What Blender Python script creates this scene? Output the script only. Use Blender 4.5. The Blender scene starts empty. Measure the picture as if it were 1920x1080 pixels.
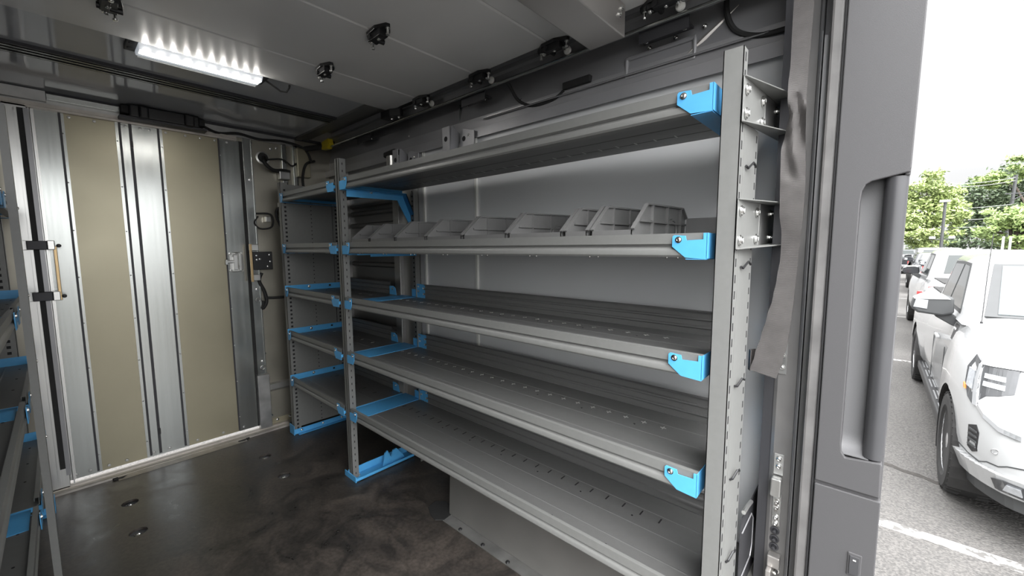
import bpy, bmesh, math, random
from mathutils import Matrix, Vector
random.seed(7)
D = bpy.data
COL = bpy.context.scene.collection
SC = bpy.context.scene

# ---------------------------------------------------------------- camera
cam = D.cameras.new('camera'); camo = D.objects.new('camera', cam); COL.objects.link(camo)
R = ((0.74452581, 0.66757476, -0.00502663), (0.06256681, -0.07727124, -0.995045), (-0.66465534, 0.74052218, -0.09929845))
m = Matrix(((R[0][0], -R[1][0], -R[2][0]), (R[0][1], -R[1][1], -R[2][1]), (R[0][2], -R[1][2], -R[2][2])))
camo.matrix_world = Matrix.Translation((0, 0, 1.4)) @ m.to_4x4()
cam.sensor_width = 36; cam.lens = 760.59 / 1920 * 36; cam.clip_start = 0.02; cam.clip_end = 400
SC.camera = camo

# ---------------------------------------------------------------- exposure and sky
SC.view_settings.view_transform = 'Standard'; SC.view_settings.look = 'None'
SC.view_settings.exposure = 0.9; SC.view_settings.gamma = 1.0
SC.view_settings.use_curve_mapping = False
SKY_REAR = 5.0                # the cloud is brighter behind the van, where the sun stands
SKY_H, SKY_Z = 0.60, 4.2      # horizon and zenith radiance of the overcast sky
w = D.worlds.new('overcast'); SC.world = w; w.use_nodes = True
nt = w.node_tree; nt.nodes.clear()
def N(t, k, **kw):
    n = t.nodes.new(k)
    for a, b in kw.items(): setattr(n, a, b)
    return n
tc = N(nt, 'ShaderNodeTexCoord'); sx = N(nt, 'ShaderNodeSeparateXYZ')
nt.links.new(tc.outputs['Generated'], sx.inputs[0])
mr = N(nt, 'ShaderNodeMapRange'); mr.inputs['From Min'].default_value = 0.34; mr.inputs['From Max'].default_value = 0.95
mr.inputs['To Min'].default_value = SKY_H; mr.inputs['To Max'].default_value = SKY_Z
nt.links.new(sx.outputs['Z'], mr.inputs['Value'])
nz = N(nt, 'ShaderNodeTexNoise'); nz.inputs['Scale'].default_value = 2.2; nz.inputs['Detail'].default_value = 5
mpn = N(nt, 'ShaderNodeMapping'); mpn.inputs['Scale'].default_value = (1, 1, 2.5)
nt.links.new(tc.outputs['Generated'], mpn.inputs[0]); nt.links.new(mpn.outputs[0], nz.inputs['Vector'])
mr2 = N(nt, 'ShaderNodeMapRange'); mr2.inputs['From Min'].default_value = 0.3; mr2.inputs['From Max'].default_value = 0.7
mr2.inputs['To Min'].default_value = 0.80; mr2.inputs['To Max'].default_value = 1.1
nt.links.new(nz.outputs['Fac'], mr2.inputs['Value'])
mu = N(nt, 'ShaderNodeMath', operation='MULTIPLY'); nt.links.new(mr.outputs[0], mu.inputs[0]); nt.links.new(mr2.outputs[0], mu.inputs[1])
bg = N(nt, 'ShaderNodeBackground'); bg.inputs['Color'].default_value = (0.985, 0.99, 1.0, 1)
az = N(nt, 'ShaderNodeMapRange', interpolation_type='SMOOTHSTEP'); az.inputs['From Min'].default_value = 0.0; az.inputs['From Max'].default_value = 1.0
az.inputs['To Min'].default_value = 1.0; az.inputs['To Max'].default_value = SKY_REAR
dt = N(nt, 'ShaderNodeVectorMath', operation='DOT_PRODUCT'); dt.inputs[1].default_value = (0.70, -0.71, 0.0)
nt.links.new(tc.outputs['Generated'], dt.inputs[0]); nt.links.new(dt.outputs['Value'], az.inputs['Value'])
mu3 = N(nt, 'ShaderNodeMath', operation='MULTIPLY'); nt.links.new(mu.outputs[0], mu3.inputs[0]); nt.links.new(az.outputs[0], mu3.inputs[1])
nt.links.new(mu3.outputs[0], bg.inputs['Strength'])
wo = N(nt, 'ShaderNodeOutputWorld'); nt.links.new(bg.outputs[0], wo.inputs[0])

# veiled sun, high behind the open rear of the van
sl = D.lights.new('veiled_sun', 'SUN'); sl.energy = 0.5; sl.angle = math.radians(40); sl.color = (1.0, 0.97, 0.93)
so = D.objects.new('veiled_sun', sl); COL.objects.link(so)
so.rotation_euler = Vector((-0.55, 0.55, -0.62)).to_track_quat('-Z', 'Y').to_euler()

# ---------------------------------------------------------------- materials
def mat(name, col, rough=0.5, metal=0.0, var=0.06, scale=8.0, stretch=(1, 1, 1), bump=0.0, col2=None, emit=None, es=0, spec=0.5, rvar=0.0, coat=0.0, alpha=None, trans=0.0):
    mm = D.materials.new(name); mm.use_nodes = True; t = mm.node_tree
    b = t.nodes['Principled BSDF']
    b.inputs['Roughness'].default_value = rough; b.inputs['Metallic'].default_value = metal
    b.inputs['Specular IOR Level'].default_value = spec
    b.inputs['Coat Weight'].default_value = coat; b.inputs['Coat Roughness'].default_value = 0.05
    b.inputs['Transmission Weight'].default_value = trans
    tcx = N(t, 'ShaderNodeTexCoord'); mp = N(t, 'ShaderNodeMapping'); mp.inputs['Scale'].default_value = stretch
    t.links.new(tcx.outputs['Object'], mp.inputs[0])
    n = N(t, 'ShaderNodeTexNoise'); n.inputs['Scale'].default_value = scale; n.inputs['Detail'].default_value = 6
    t.links.new(mp.outputs[0], n.inputs['Vector'])
    cr = N(t, 'ShaderNodeValToRGB'); cr.color_ramp.elements[0].position = 0.3; cr.color_ramp.elements[1].position = 0.7
    if col2 is None:
        a = [c * (1 - var) for c in col]; c2 = [min(1, c * (1 + var)) for c in col]
    else: a, c2 = col, col2
    cr.color_ramp.elements[0].color = (*a, 1); cr.color_ramp.elements[1].color = (*c2, 1)
    t.links.new(n.outputs['Fac'], cr.inputs[0]); t.links.new(cr.outputs[0], b.inputs['Base Color'])
    if rvar:
        r = N(t, 'ShaderNodeMapRange'); r.inputs['From Min'].default_value = .3; r.inputs['From Max'].default_value = .7
        r.inputs['To Min'].default_value = rough - rvar; r.inputs['To Max'].default_value = rough + rvar
        t.links.new(n.outputs['Fac'], r.inputs[0]); t.links.new(r.outputs[0], b.inputs['Roughness'])
    if bump:
        bp = N(t, 'ShaderNodeBump'); bp.inputs['Strength'].default_value = bump; bp.inputs['Distance'].default_value = 0.003
        t.links.new(n.outputs['Fac'], bp.inputs['Height']); t.links.new(bp.outputs[0], b.inputs['Normal'])
    if emit:
        b.inputs['Emission Color'].default_value = (*emit, 1); b.inputs['Emission Strength'].default_value = es
    return mm
M = {}
M['rackgrey'] = mat('grey_powder_coat', (0.185, 0.187, 0.18), 0.42, 0.15, 0.03, 60, bump=0.05)
M['trayg'] = mat('grey_shelf_coat', (0.145, 0.145, 0.142), 0.38, 0.15, 0.03, 40)
M['slotm'] = mat('slot_shadow', (0.012, 0.012, 0.013), 0.8, var=.02)
M['slotl'] = mat('punched_slot_edge', (0.55, 0.55, 0.54), 0.4, .5, var=.02)
M['blue'] = mat('sky_blue_coat', (0.085, 0.36, 0.68), 0.38, 0.0, 0.03, 40)
M['zinc'] = mat('zinc_bolt', (0.80, 0.80, 0.78), 0.22, 1.0, 0.05, 60)
M['galv'] = mat('galvanised_steel', (0.45, 0.45, 0.44), 0.38, 0.85, 0.14, 14, rvar=.08)
M['alu'] = mat('extruded_aluminium', (0.40, 0.415, 0.40), 0.24, 0.95, 0.05, 9, stretch=(6, 6, .12), rvar=.03)
M['alub'] = mat('bright_aluminium', (0.66, 0.66, 0.64), 0.30, 0.9, 0.04, 9, stretch=(6, 6, .2))
M['sill'] = mat('worn_sill_metal', (0.50, 0.47, 0.43), 0.42, 0.6, 0.15, 14, rvar=.06)
M['beige'] = mat('beige_composite_panel', (0.37, 0.34, 0.245), 0.34, 0.5, 0.05, 3, rvar=.04)
M['bulk'] = mat('brushed_bulkhead_sheet', (0.40, 0.38, 0.32), 0.34, 0.8, 0.06, 5, rvar=.05)
M['groove'] = mat('dark_groove', (0.06, 0.06, 0.065), 0.5, .5, 0.05)
M['black'] = mat('black_plastic', (0.012, 0.012, 0.013), 0.42, 0, 0.1, 30)
M['rubber'] = mat('black_rubber', (0.018, 0.018, 0.018), 0.7, 0, 0.15, 30)
M['wallp'] = mat('light_grey_wall_laminate', (0.56, 0.57, 0.575), 0.28, 0.0, 0.03, 2)
M['darkst'] = mat('grey_primed_steel', (0.33, 0.33, 0.34), 0.34, 0.4, 0.08, 4, rvar=.05)
M['darkst2'] = mat('dark_inner_sheet', (0.20, 0.195, 0.185), 0.36, 0.5, 0.08, 4, rvar=.05)
M['ceil'] = mat('glossy_ceiling_panel', (0.48, 0.49, 0.51), 0.09, 0.0, 0.05, 2)
M['doorp'] = mat('roller_door_panel', (0.66, 0.655, 0.64), 0.26, 0.0, 0.03, 2)
M['beam'] = mat('brushed_beam_steel', (0.46, 0.44, 0.42), 0.32, 0.7, 0.04, 3)
M['pillar'] = mat('grained_grey_plastic', (0.066, 0.065, 0.067), 0.55, 0, 0.05, 700, bump=0.12, spec=.35)
M['pillars'] = mat('smooth_grey_plastic', (0.12, 0.12, 0.123), 0.45, 0, 0.05, 500, bump=0.05, spec=.4)
M['seal'] = mat('weathered_seal_strip', (0.115, 0.112, 0.11), 0.55, 0.0, 0.25, 12, rvar=.05)
M['jamb'] = mat('door_jamb_steel', (0.15, 0.146, 0.142), 0.45, 0.2, 0.12, 9, rvar=.06)
M['track'] = mat('grey_track_metal', (0.24, 0.24, 0.245), 0.28, 0.4, 0.05, 6)
M['yellow'] = mat('yellow_plastic', (0.75, 0.58, 0.03), 0.4, 0)
M['goldrod'] = mat('zinc_yellow_rod', (0.55, 0.40, 0.22), 0.35, 0.9, .1)
M['binp'] = mat('grey_bin_plastic', (0.15, 0.15, 0.148), 0.38, 0, 0.04, 30)
M['grab'] = mat('grab_bar_plastic', (.045, .045, .048), .4)
M['trimw'] = mat('pale_trim_strip', (.78, .78, .74), .35, .2)
M['white'] = mat('white_nylon', (0.75, 0.74, 0.70), 0.4, 0)
M['lens'] = mat('clear_lamp_lens', (0.9, 0.92, 0.95), 0.1, 0, .02, emit=(0.85, 0.92, 1.0), es=.18)
M['led'] = mat('lit_diode', (1, 1, 1), 0.3, 0, .01, emit=(1.0, 0.97, 0.92), es=140)

def floor_mat():
    mm = D.materials.new('black_rubber_floor'); mm.use_nodes = True; t = mm.node_tree; b = t.nodes['Principled BSDF']
    g = N(t, 'ShaderNodeTexCoord')
    n1 = N(t, 'ShaderNodeTexNoise'); n1.inputs['Scale'].default_value = 4.2; n1.inputs['Detail'].default_value = 9; n1.inputs['Roughness'].default_value = .68
    n1.inputs['Distortion'].default_value = 1.3
    n2 = N(t, 'ShaderNodeTexNoise'); n2.inputs['Scale'].default_value = 60; n2.inputs['Detail'].default_value = 4
    for n in (n1, n2): t.links.new(g.outputs['Object'], n.inputs['Vector'])
    c = N(t, 'ShaderNodeValToRGB'); e = c.color_ramp.elements
    e[0].position = .40; e[0].color = (0.028, 0.0255, 0.0235, 1); e[1].position = .72; e[1].color = (0.098, 0.082, 0.070, 1)
    t.links.new(n1.outputs['Fac'], c.inputs[0])
    mx = N(t, 'ShaderNodeMix', data_type='RGBA', blend_type='MULTIPLY'); mx.inputs[0].default_value = .6
    c2 = N(t, 'ShaderNodeValToRGB'); c2.color_ramp.elements[0].position = .35; c2.color_ramp.elements[0].color = (.45, .45, .45, 1); c2.color_ramp.elements[1].position = .6
    t.links.new(n2.outputs['Fac'], c2.inputs[0]); t.links.new(c.outputs[0], mx.inputs[6]); t.links.new(c2.outputs[0], mx.inputs[7])
    t.links.new(mx.outputs[2], b.inputs['Base Color'])
    r = N(t, 'ShaderNodeMapRange'); r.inputs['From Min'].default_value = .35; r.inputs['From Max'].default_value = .7; r.inputs['To Min'].default_value = .27; r.inputs['To Max'].default_value = .48
    t.links.new(n1.outputs['Fac'], r.inputs[0]); t.links.new(r.outputs[0], b.inputs['Roughness'])
    bp = N(t, 'ShaderNodeBump'); bp.inputs['Strength'].default_value = .15; bp.inputs['Distance'].default_value = .002
    t.links.new(n2.outputs['Fac'], bp.inputs['Height']); t.links.new(bp.outputs[0], b.inputs['Normal'])
    return mm
M['floor'] = floor_mat()
def web_mat():
    mm = D.materials.new('grey_webbing'); mm.use_nodes = True; t = mm.node_tree; b = t.nodes['Principled BSDF']
    b.inputs['Roughness'].default_value = .75
    g = N(t, 'ShaderNodeTexCoord'); wv = N(t, 'ShaderNodeTexWave', bands_direction='Z'); wv.inputs['Scale'].default_value = 110; wv.inputs['Distortion'].default_value = 3
    n = N(t, 'ShaderNodeTexNoise'); n.inputs['Scale'].default_value = 30; n.inputs['Detail'].default_value = 6
    t.links.new(g.outputs['Object'], wv.inputs['Vector']); t.links.new(g.outputs['Object'], n.inputs['Vector'])
    c = N(t, 'ShaderNodeValToRGB'); c.color_ramp.elements[0].color = (.034, .031, .030, 1); c.color_ramp.elements[1].color = (.075, .070, .067, 1)
    t.links.new(n.outputs['Fac'], c.inputs[0]); t.links.new(c.outputs[0], b.inputs['Base Color'])
    bp = N(t, 'ShaderNodeBump'); bp.inputs['Strength'].default_value = .35; bp.inputs['Distance'].default_value = .001
    t.links.new(wv.outputs['Fac'], bp.inputs['Height']); t.links.new(bp.outputs[0], b.inputs['Normal'])
    return mm
M['web'] = web_mat()

# ---------------------------------------------------------------- mesh helper
class MB:
    def __init__(s, f=None): s.v = []; s.f = []; s.m = []; s.fn = f; s.mi = 0
    def P(s, p): return tuple(s.fn(*p)) if s.fn else tuple(p)
    def add(s, vs, fs):
        o = len(s.v); s.v += [s.P(p) for p in vs]
        for f in fs: s.f.append([i + o for i in f]); s.m.append(s.mi)
        return s
    def box(s, x0, x1, y0, y1, z0, z1):
        v = [(x, y, z) for x in (x0, x1) for y in (y0, y1) for z in (z0, z1)]
        return s.add(v, [(0, 1, 3, 2), (4, 6, 7, 5), (0, 4, 5, 1), (2, 3, 7, 6), (0, 2, 6, 4), (1, 5, 7, 3)])
    def quad(s, a, b, c, d): return s.add([a, b, c, d], [(0, 1, 2, 3)])
    def prism(s, poly, ax, a0, a1):
        # poly in the two other axes (in order), extruded along axis ax
        def mk(p, a):
            q = list(p); q.insert(ax, a); return tuple(q)
        n = len(poly); v = [mk(p, a0) for p in poly] + [mk(p, a1) for p in poly]
        f = [tuple(range(n)), tuple(range(2 * n - 1, n - 1, -1))] + [(i, (i + 1) % n, n + (i + 1) % n, n + i) for i in range(n)]
        return s.add(v, f)
    def sheet(s, line, ax, a0, a1, t=.002):
        # open polyline given thickness t, extruded along ax
        n = len(line); off = []
        for i in range(n):
            a = Vector(line[max(i - 1, 0)]); b = Vector(line[min(i + 1, n - 1)]); d = (b - a)
            if d.length < 1e-9: d = Vector((1, 0))
            d.normalize(); off.append((line[i][0] - d.y * t, line[i][1] + d.x * t))
        def mk(p, a):
            q = list(p); q.insert(ax, a); return tuple(q)
        v = [mk(p, a0) for p in line] + [mk(p, a1) for p in line] + [mk(p, a0) for p in off] + [mk(p, a1) for p in off]
        f = []
        for i in range(n - 1):
            f += [(i, i + 1, n + i + 1, n + i), (2 * n + i, 3 * n + i, 3 * n + i + 1, 2 * n + i + 1),
                  (i, 2 * n + i, 2 * n + i + 1, i + 1), (n + i, n + i + 1, 3 * n + i + 1, 3 * n + i)]
        f += [(0, n, 3 * n, 2 * n), (n - 1, 3 * n - 1, 4 * n - 1, 2 * n - 1)]
        return s.add(v, f)
    def cyl(s, p0, p1, r0, r1=None, n=12, caps=True):
        if r1 is None: r1 = r0
        p0 = Vector(p0); p1 = Vector(p1); d = (p1 - p0).normalized()
        u = d.orthogonal().normalized(); w_ = d.cross(u)
        v = []
        for p, r in ((p0, r0), (p1, r1)):
            for i in range(n):
                a = 2 * math.pi * i / n; v.append(tuple(p + u * math.cos(a) * r + w_ * math.sin(a) * r))
        f = [(i, (i + 1) % n, n + (i + 1) % n, n + i) for i in range(n)]
        if caps: f += [tuple(range(n - 1, -1, -1)), tuple(range(n, 2 * n))]
        return s.add(v, f)
    def tube(s, pts, r, n=8, rs=None):
        pts = [Vector(p) for p in pts]; k = len(pts); v = []; u = None
        for i, p in enumerate(pts):
            d = (pts[min(i + 1, k - 1)] - pts[max(i - 1, 0)]).normalized()
            u = d.orthogonal().normalized() if u is None else (u - d * u.dot(d)).normalized()
            w_ = d.cross(u); rr = rs[i] if rs else r
            for j in range(n):
                a = 2 * math.pi * j / n; v.append(tuple(p + u * math.cos(a) * rr + w_ * math.sin(a) * rr))
        f = [(i * n + j, i * n + (j + 1) % n, (i + 1) * n + (j + 1) % n, (i + 1) * n + j) for i in range(k - 1) for j in range(n)]
        f += [tuple(range(n - 1, -1, -1)), tuple(range((k - 1) * n, k * n))]
        return s.add(v, f)
    def ring(s, c, axis, r, t, n=24, k=8):
        c = Vector(c); d = Vector(axis).normalized(); u = d.orthogonal().normalized(); w_ = d.cross(u); v = []
        for i in range(n):
            a = 2 * math.pi * i / n; e = u * math.cos(a) + w_ * math.sin(a)
            for j in range(k):
                b = 2 * math.pi * j / k; v.append(tuple(c + e * (r + t * math.cos(b)) + d * t * math.sin(b)))
        return s.add(v, [(i * k + j, ((i + 1) % n) * k + j, ((i + 1) % n) * k + (j + 1) % k, i * k + (j + 1) % k) for i in range(n) for j in range(k)])
    def lathe(s, c, axis, prof, n=16):
        c = Vector(c); d = Vector(axis).normalized(); u = d.orthogonal().normalized(); w_ = d.cross(u); v = []
        for r, h in prof:
            for i in range(n):
                a = 2 * math.pi * i / n; v.append(tuple(c + d * h + (u * math.cos(a) + w_ * math.sin(a)) * r))
        k = len(prof)
        f = [(i * n + j, i * n + (j + 1) % n, (i + 1) * n + (j + 1) % n, (i + 1) * n + j) for i in range(k - 1) for j in range(n)]
        f += [tuple(range(n - 1, -1, -1)), tuple(range((k - 1) * n, k * n))]
        return s.add(v, f)
    def build(s, name, mats, parent=None, smooth=False, bevel=0):
        me = D.meshes.new(name); me.from_pydata(s.v, [], s.f)
        if not isinstance(mats, (list, tuple)): mats = [mats]
        for a in mats: me.materials.append(a)
        for p, i in zip(me.polygons, s.m): p.material_index = i
        bm = bmesh.new(); bm.from_mesh(me); bmesh.ops.recalc_face_normals(bm, faces=bm.faces); bm.to_mesh(me); bm.free()
        o = D.objects.new(name, me); COL.objects.link(o)
        if parent: o.parent = parent; o.matrix_parent_inverse = world_of(parent).inverted()
        if bevel:
            b = o.modifiers.new('bevel', 'BEVEL'); b.width = bevel; b.segments = 2; b.limit_method = 'ANGLE'; b.angle_limit = math.radians(40)
        if smooth:
            for p in me.polygons: p.use_smooth = True
            try: me.set_sharp_from_angle(angle=math.radians(38))
            except Exception: pass
        return o
def world_of(p):
    w_ = Matrix.Translation(p.location)
    return world_of(p.parent) @ p.matrix_parent_inverse @ w_ if p.parent else w_
def tag(o, label=None, cat=None, group=None, kind=None):
    if label: o['label'] = label
    if cat: o['category'] = cat
    if group: o['group'] = group
    if kind: o['kind'] = kind
    return o
def empty(name, loc, label=None, cat=None, group=None):
    o = D.objects.new(name, None); COL.objects.link(o); o.location = loc; o.empty_display_size = .05
    return tag(o, label, cat, group)
def copy_tree(o, parent=None):
    c = o.copy(); COL.objects.link(c)
    if parent: c.parent = parent
    for ch in list(o.children): copy_tree(ch, c)
    return c
def struct(o): o['kind'] = 'structure'; return o
def cut(o, cutter):
    md = o.modifiers.new('b', 'BOOLEAN'); md.object = cutter; md.operation = 'DIFFERENCE'; md.solver = 'EXACT'
    bpy.context.view_layer.update()
    dg = bpy.context.evaluated_depsgraph_get(); me = D.meshes.new_from_object(o.evaluated_get(dg))
    o.modifiers.remove(md); o.data = me; D.objects.remove(cutter, do_unlink=True)
def bolt(parent, p, d, r=.007, h=.006, name='bolt', mt=None, thing=None):
    b = MB(); d = Vector(d).normalized()
    b.lathe(p, d, [(r * 1.35, 0), (r * 1.35, h * .25), (r, h * .28), (r * .92, h * .8), (r * .55, h), (r * .5, h * .6), (r * .1, h * .6)], 10)
    return b.build(name, mt or M['zinc'], parent, smooth=True)

# ================================================================ SETTING
XB = -3.46; YL = -0.60; YR = 1.56
fl = MB().box(XB, -0.02, YL, YR, -0.012, 0.0).build('floor', M['floor']); struct(fl)
ANCH = [(-3.002, .160), (-2.655, .160), (-3.002, .832), (-2.655, .832)]
c = MB()
for x, y in ANCH: c.cyl((x, y, -.05), (x, y, .05), .036, n=28)
cut(fl, c.build('c', M['floor'])); struct(fl)
struct(MB().box(XB, -0.02, YL, YR, -0.06, -0.030).build('trim_1', M['darkst']))          # steel deck under the mat
# left wall
struct(MB().box(XB, -0.02, YL - .03, YL, -.06, 2.36).build('wall_left', M['darkst2']))
# roof above the door curtain
struct(MB().box(XB, -0.02, YL - .03, 1.75, 2.36, 2.40).build('trim_2', M['darkst2']))

# right wall: laminate below, leaning steel fascia above
wr = empty('wall_right', (0, YR, 0)); struct(wr)
MB().box(-2.20, -0.20, YR, YR + .02, 0.0, 2.03).build('laminate_panel', M['wallp'], wr)
b = MB()
b.box(XB, -2.20, YR + .01, YR + .03, 0, 2.03)
for z0 in (.12, .30, .62, .80, .98, 1.26, 1.40, 1.55, 1.64, 1.70, 1.84):
    b.prism([(YR + .012, z0), (YR - .006, z0 + .012), (YR - .006, z0 + .03), (YR + .012, z0 + .042)], 0, -3.10, -2.46)
b.build('ribbed_sheet', M['darkst2'], wr)
for x0, x1 in ((-2.47, -2.40), (-3.20, -3.13)):
    MB().box(x0, x1, YR - .02, YR + .012, 0.0, 2.03).build('wall_post', M['galv'], wr, bevel=.002)
for x0, x1 in ((-1.745, -1.66), (-2.20, -2.13)):
    MB().box(x0, x1, YR - .007, YR, .35, 2.03).build('joint_cover', M['wallp'], wr)
    MB().box(x1, x1 + .014, YR - .014, YR, .35, 2.03).build('joint_trim', M['trimw'], wr)
b = MB()   # fascia profile, extruded along the van
b.sheet([(YR - .02, 1.985), (YR - .02, 2.03), (YR + .015, 2.045), (YR + .015, 2.10), (YR + .05, 2.25), (YR + .05, 2.36)], 0, XB, -0.25, .004)
b.build('upper_fascia', M['darkst'], wr)
MB().sheet([(YR + .0, 2.075), (YR + .012, 2.085), (YR + .012, 2.092)], 0, -1.6, -.30, .003).build('fascia_flange', M['darkst'], wr)
MB().box(-1.805, -1.800, YR + .012, YR + .04, 2.05, 2.20).build('fascia_seam', M['alu'], wr)
# pressed oval stiffener in the fascia
b = MB(); pts = []
for i in range(33):
    a = 2 * math.pi * i / 32; pts.append((-.66 + .13 * max(-1, min(1, 1.5 * math.cos(a))), 1.576, 2.108 + .035 * max(-1, min(1, 1.5 * math.sin(a)))))
b.tube(pts, .009, 8); b.build('pressed_stiffener', M['darkst'], wr, smooth=True)
b = MB(); b.tube([(-.585, 1.575, 2.07), (-.50, 1.582, 2.13), (-.40, 1.600, 2.21)], .009, 8, rs=[.005, .012, .004]); b.build('pressed_fold', M['beam'], wr, smooth=True)
for x, z in ((-1.02, 2.085), (-1.16, 2.06), (-.93, 2.09), (-.70, 2.16), (-.50, 2.17), (-.60, 2.165), (-1.35, 2.12), (-1.95, 2.10), (-2.3, 2.12)):
    bolt(wr, (x, YR + .018, z), (0, -1, 0), .006, .006)

# wheel arch box under the shelves
wa = empty('trim_3', (-.9, 1.4, 0)); struct(wa)
b = MB(); b.prism([(1.27, .001), (YR, .001), (YR, .34), (1.33, .34), (1.285, .30)], 0, -1.60, -.22)
b.build('wheel_arch_box', M['darkst2'], wa, bevel=.01)
b = MB(); b.prism([(-1.63, 1.225), (-1.60, 1.217), (-.22, 1.217), (-.22, 1.275), (-1.63, 1.275)], 2, .001, .004)
b.build('arch_flange', M['galv'], wa)
for x in (-1.46, -1.30, -1.14, -.98, -.82, -.66, -.5, -.34):
    MB().lathe((x, 1.232, .004), (0, 0, 1), [(.010, 0), (.010, .002), (.006, .006), (.002, .007)], 12).build('rivet', M['black'], wa, smooth=True)
# torn patch of sealant by the arch
b = MB()
pts = [(-1.66, 1.20), (-1.72, 1.23), (-1.74, 1.29), (-1.69, 1.33), (-1.62, 1.32), (-1.58, 1.27), (-1.575, 1.22), (-1.61, 1.19)]
b.prism(pts, 2, .001, .006); tag(b.build('sealant_patch', M['rubber'], None, bevel=.002), 'lumpy dark sealant patch on the floor at the front corner of the wheel arch', 'sealant')

# ceiling in front of the roller door
ce = empty('ceiling', (-2.9, .4, 2.262)); struct(ce)
MB().box(XB, -2.28, YL, 1.30, 2.262, 2.275).build('ceiling_panel', M['ceil'], ce)
b = MB()
b.box(-2.845, -2.715, YL, 1.30, 2.257, 2.262)
for x in (-2.84, -2.80, -2.765, -2.73): b.box(x, x + .014, YL, 1.30, 2.249, 2.258)
b.build('joint_strip', M['groove'], ce)
b = MB()
for x in (-2.826, -2.786, -2.751): b.box(x, x + .008, YL, 1.30, 2.2475, 2.258)
b.build('joint_edge', M['alu'], ce)
b = MB(); b.box(XB, -2.32, 1.30, 1.345, 2.248, 2.285); b.box(XB, -2.32, 1.355, 1.40, 2.256, 2.29)
b.build('ceiling_edge_rail', M['darkst2'], ce)

# overhead roller door, panels hinged at the seams
d2 = empty('door_2', (-1.3, .4, 2.24)); struct(d2)
seams = [-2.30, -1.985, -1.51, -1.065, -.605, -.30]
for i in range(5):
    x0, x1 = seams[i] + .001, seams[i + 1] - .001
    b = MB(); b.prism([(x0, 2.244), (x0 + .006, 2.240), (x1 - .006, 2.240), (x1, 2.244), (x1, 2.262), (x0, 2.262)], 1, YL + .02, 1.425)
    b.build('door_panel', M['doorp'], d2)
def hinge(x, y, roller):
    q = lambda dx, dy: (x + .012 + dx * 1.42, y + dy * 1.12)
    b = MB()
    b.prism([q(*p) for p in ((-.062, .020), (-.050, .030), (-.018, .034), (.030, .024), (.058, .002), (.056, -.012), (.020, -.030), (-.028, -.024), (-.060, .006))], 2, 2.226, 2.240)
    b.prism([q(*p) for p in ((-.035, -.016), (-.035, .020), (.030, .016), (.030, -.018))], 2, 2.210, 2.228)
    b.prism([q(*p) for p in ((-.018, -.022), (-.018, .0), (.036, .0), (.036, -.022))], 2, 2.203, 2.228)
    h = b.build('hinge', M['black'], d2, bevel=.002)
    MB().cyl((*q(-.012, -.028), 2.214), (*q(-.012, .030), 2.214), .010, n=12).build('hinge_knuckle', M['black'], h, smooth=True)
    for dx, dy in ((-.050, .016), (.050, -.002)):
        MB().lathe((*q(dx, dy), 2.226), (0, 0, -1), [(.009, 0), (.009, .003), (.005, .004), (.005, .020), (.008, .021), (.007, .026), (.002, .027)], 10).build('bolt', M['zinc'], h, smooth=True)
    for dx in (.010, -.028): bolt(h, (*q(dx, -.006), 2.206), (0, 0, -1), .007, .007)
    if roller:
        MB().cyl((*q(.03, 0), 2.214), (*q(.03, .05), 2.214), .005).build('roller_stem', M['zinc'], h)
        b = MB(); b.lathe((*q(.03, .036), 2.214), (0, 1, 0), [(.006, -.002), (.015, 0), (.017, .006), (.015, .012), (.006, .014)], 18)
        b.build('roller', M['white'], h, smooth=True)
for x in (-1.985, -1.51, -1.065, -.605):
    for y in ((.18, .897, 1.432, -.50) if x < -1.1 else (1.432,)): hinge(x, y, y > 1.4)
b = MB()   # bottom roller bracket
b.prism([(-2.345, 1.40), (-2.345, 1.455), (-2.29, 1.475), (-2.20, 1.47), (-2.19, 1.44), (-2.25, 1.405)], 2, 2.195, 2.240)
br = b.build('corner_bracket', M['black'], d2, bevel=.004)
for x, y in ((-2.28, 1.44), (-2.22, 1.45)): bolt(br, (x, y, 2.195), (0, 0, -1), .007, .008)

# galvanised beam hanging across the door curtain
b = MB(); b.box(-.845, -.705, YL + .02, 1.385, 2.13, 2.238)
o = tag(b.build('cross_beam', M['beam'], None, bevel=.004), 'brushed steel box beam crossing overhead below the roller door panels', 'beam')
for y, z in ((1.34, 2.19), (1.355, 2.215)): bolt(o, (-.705, y, z), (1, 0, 0), .008, .008)

# roller track along the upper wall
tk = empty('roller_track', (-2, 1.49, 2.23), 'long grey metal roller track along the top of the wall right of the door curtain', 'track')
b = MB(); b.sheet([(1.470, 2.246), (1.497, 2.246), (1.507, 2.236), (1.507, 2.200), (1.497, 2.192), (1.480, 2.192)], 0, -3.24, -.20, .003)
b.build('track_channel', M['track'], tk)
b = MB(); b.tube([(-3.26, 1.484, 2.192), (-.20, 1.484, 2.192)], .006); b.build('track_lip', M['alu'], tk, smooth=True)
for x in (-2.75, -1.62, -.62):
    b = MB(); b.box(x - .09, x + .09, 1.507, 1.558, 2.165, 2.171); b.box(x - .09, x + .09, 1.505, 1.512, 2.15, 2.20)
    for k in range(5): b.cyl((x - .07 + k * .035, 1.53, 2.165), (x - .07 + k * .035, 1.53, 2.158), .009)
    g = b.build('track_bracket', M['groove'], tk)
    for k in (-1, 1): bolt(g, (x + k * .07, 1.525, 2.163), (0, -.3, -1), .008, .008)
b = MB(); b.prism([(-3.34, 2.18), (-3.24, 2.175), (-3.20, 2.205), (-3.22, 2.25), (-3.33, 2.24)], 1, 1.46, 1.50)
b.build('track_stop', M['yellow'], tk, bevel=.006)

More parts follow.
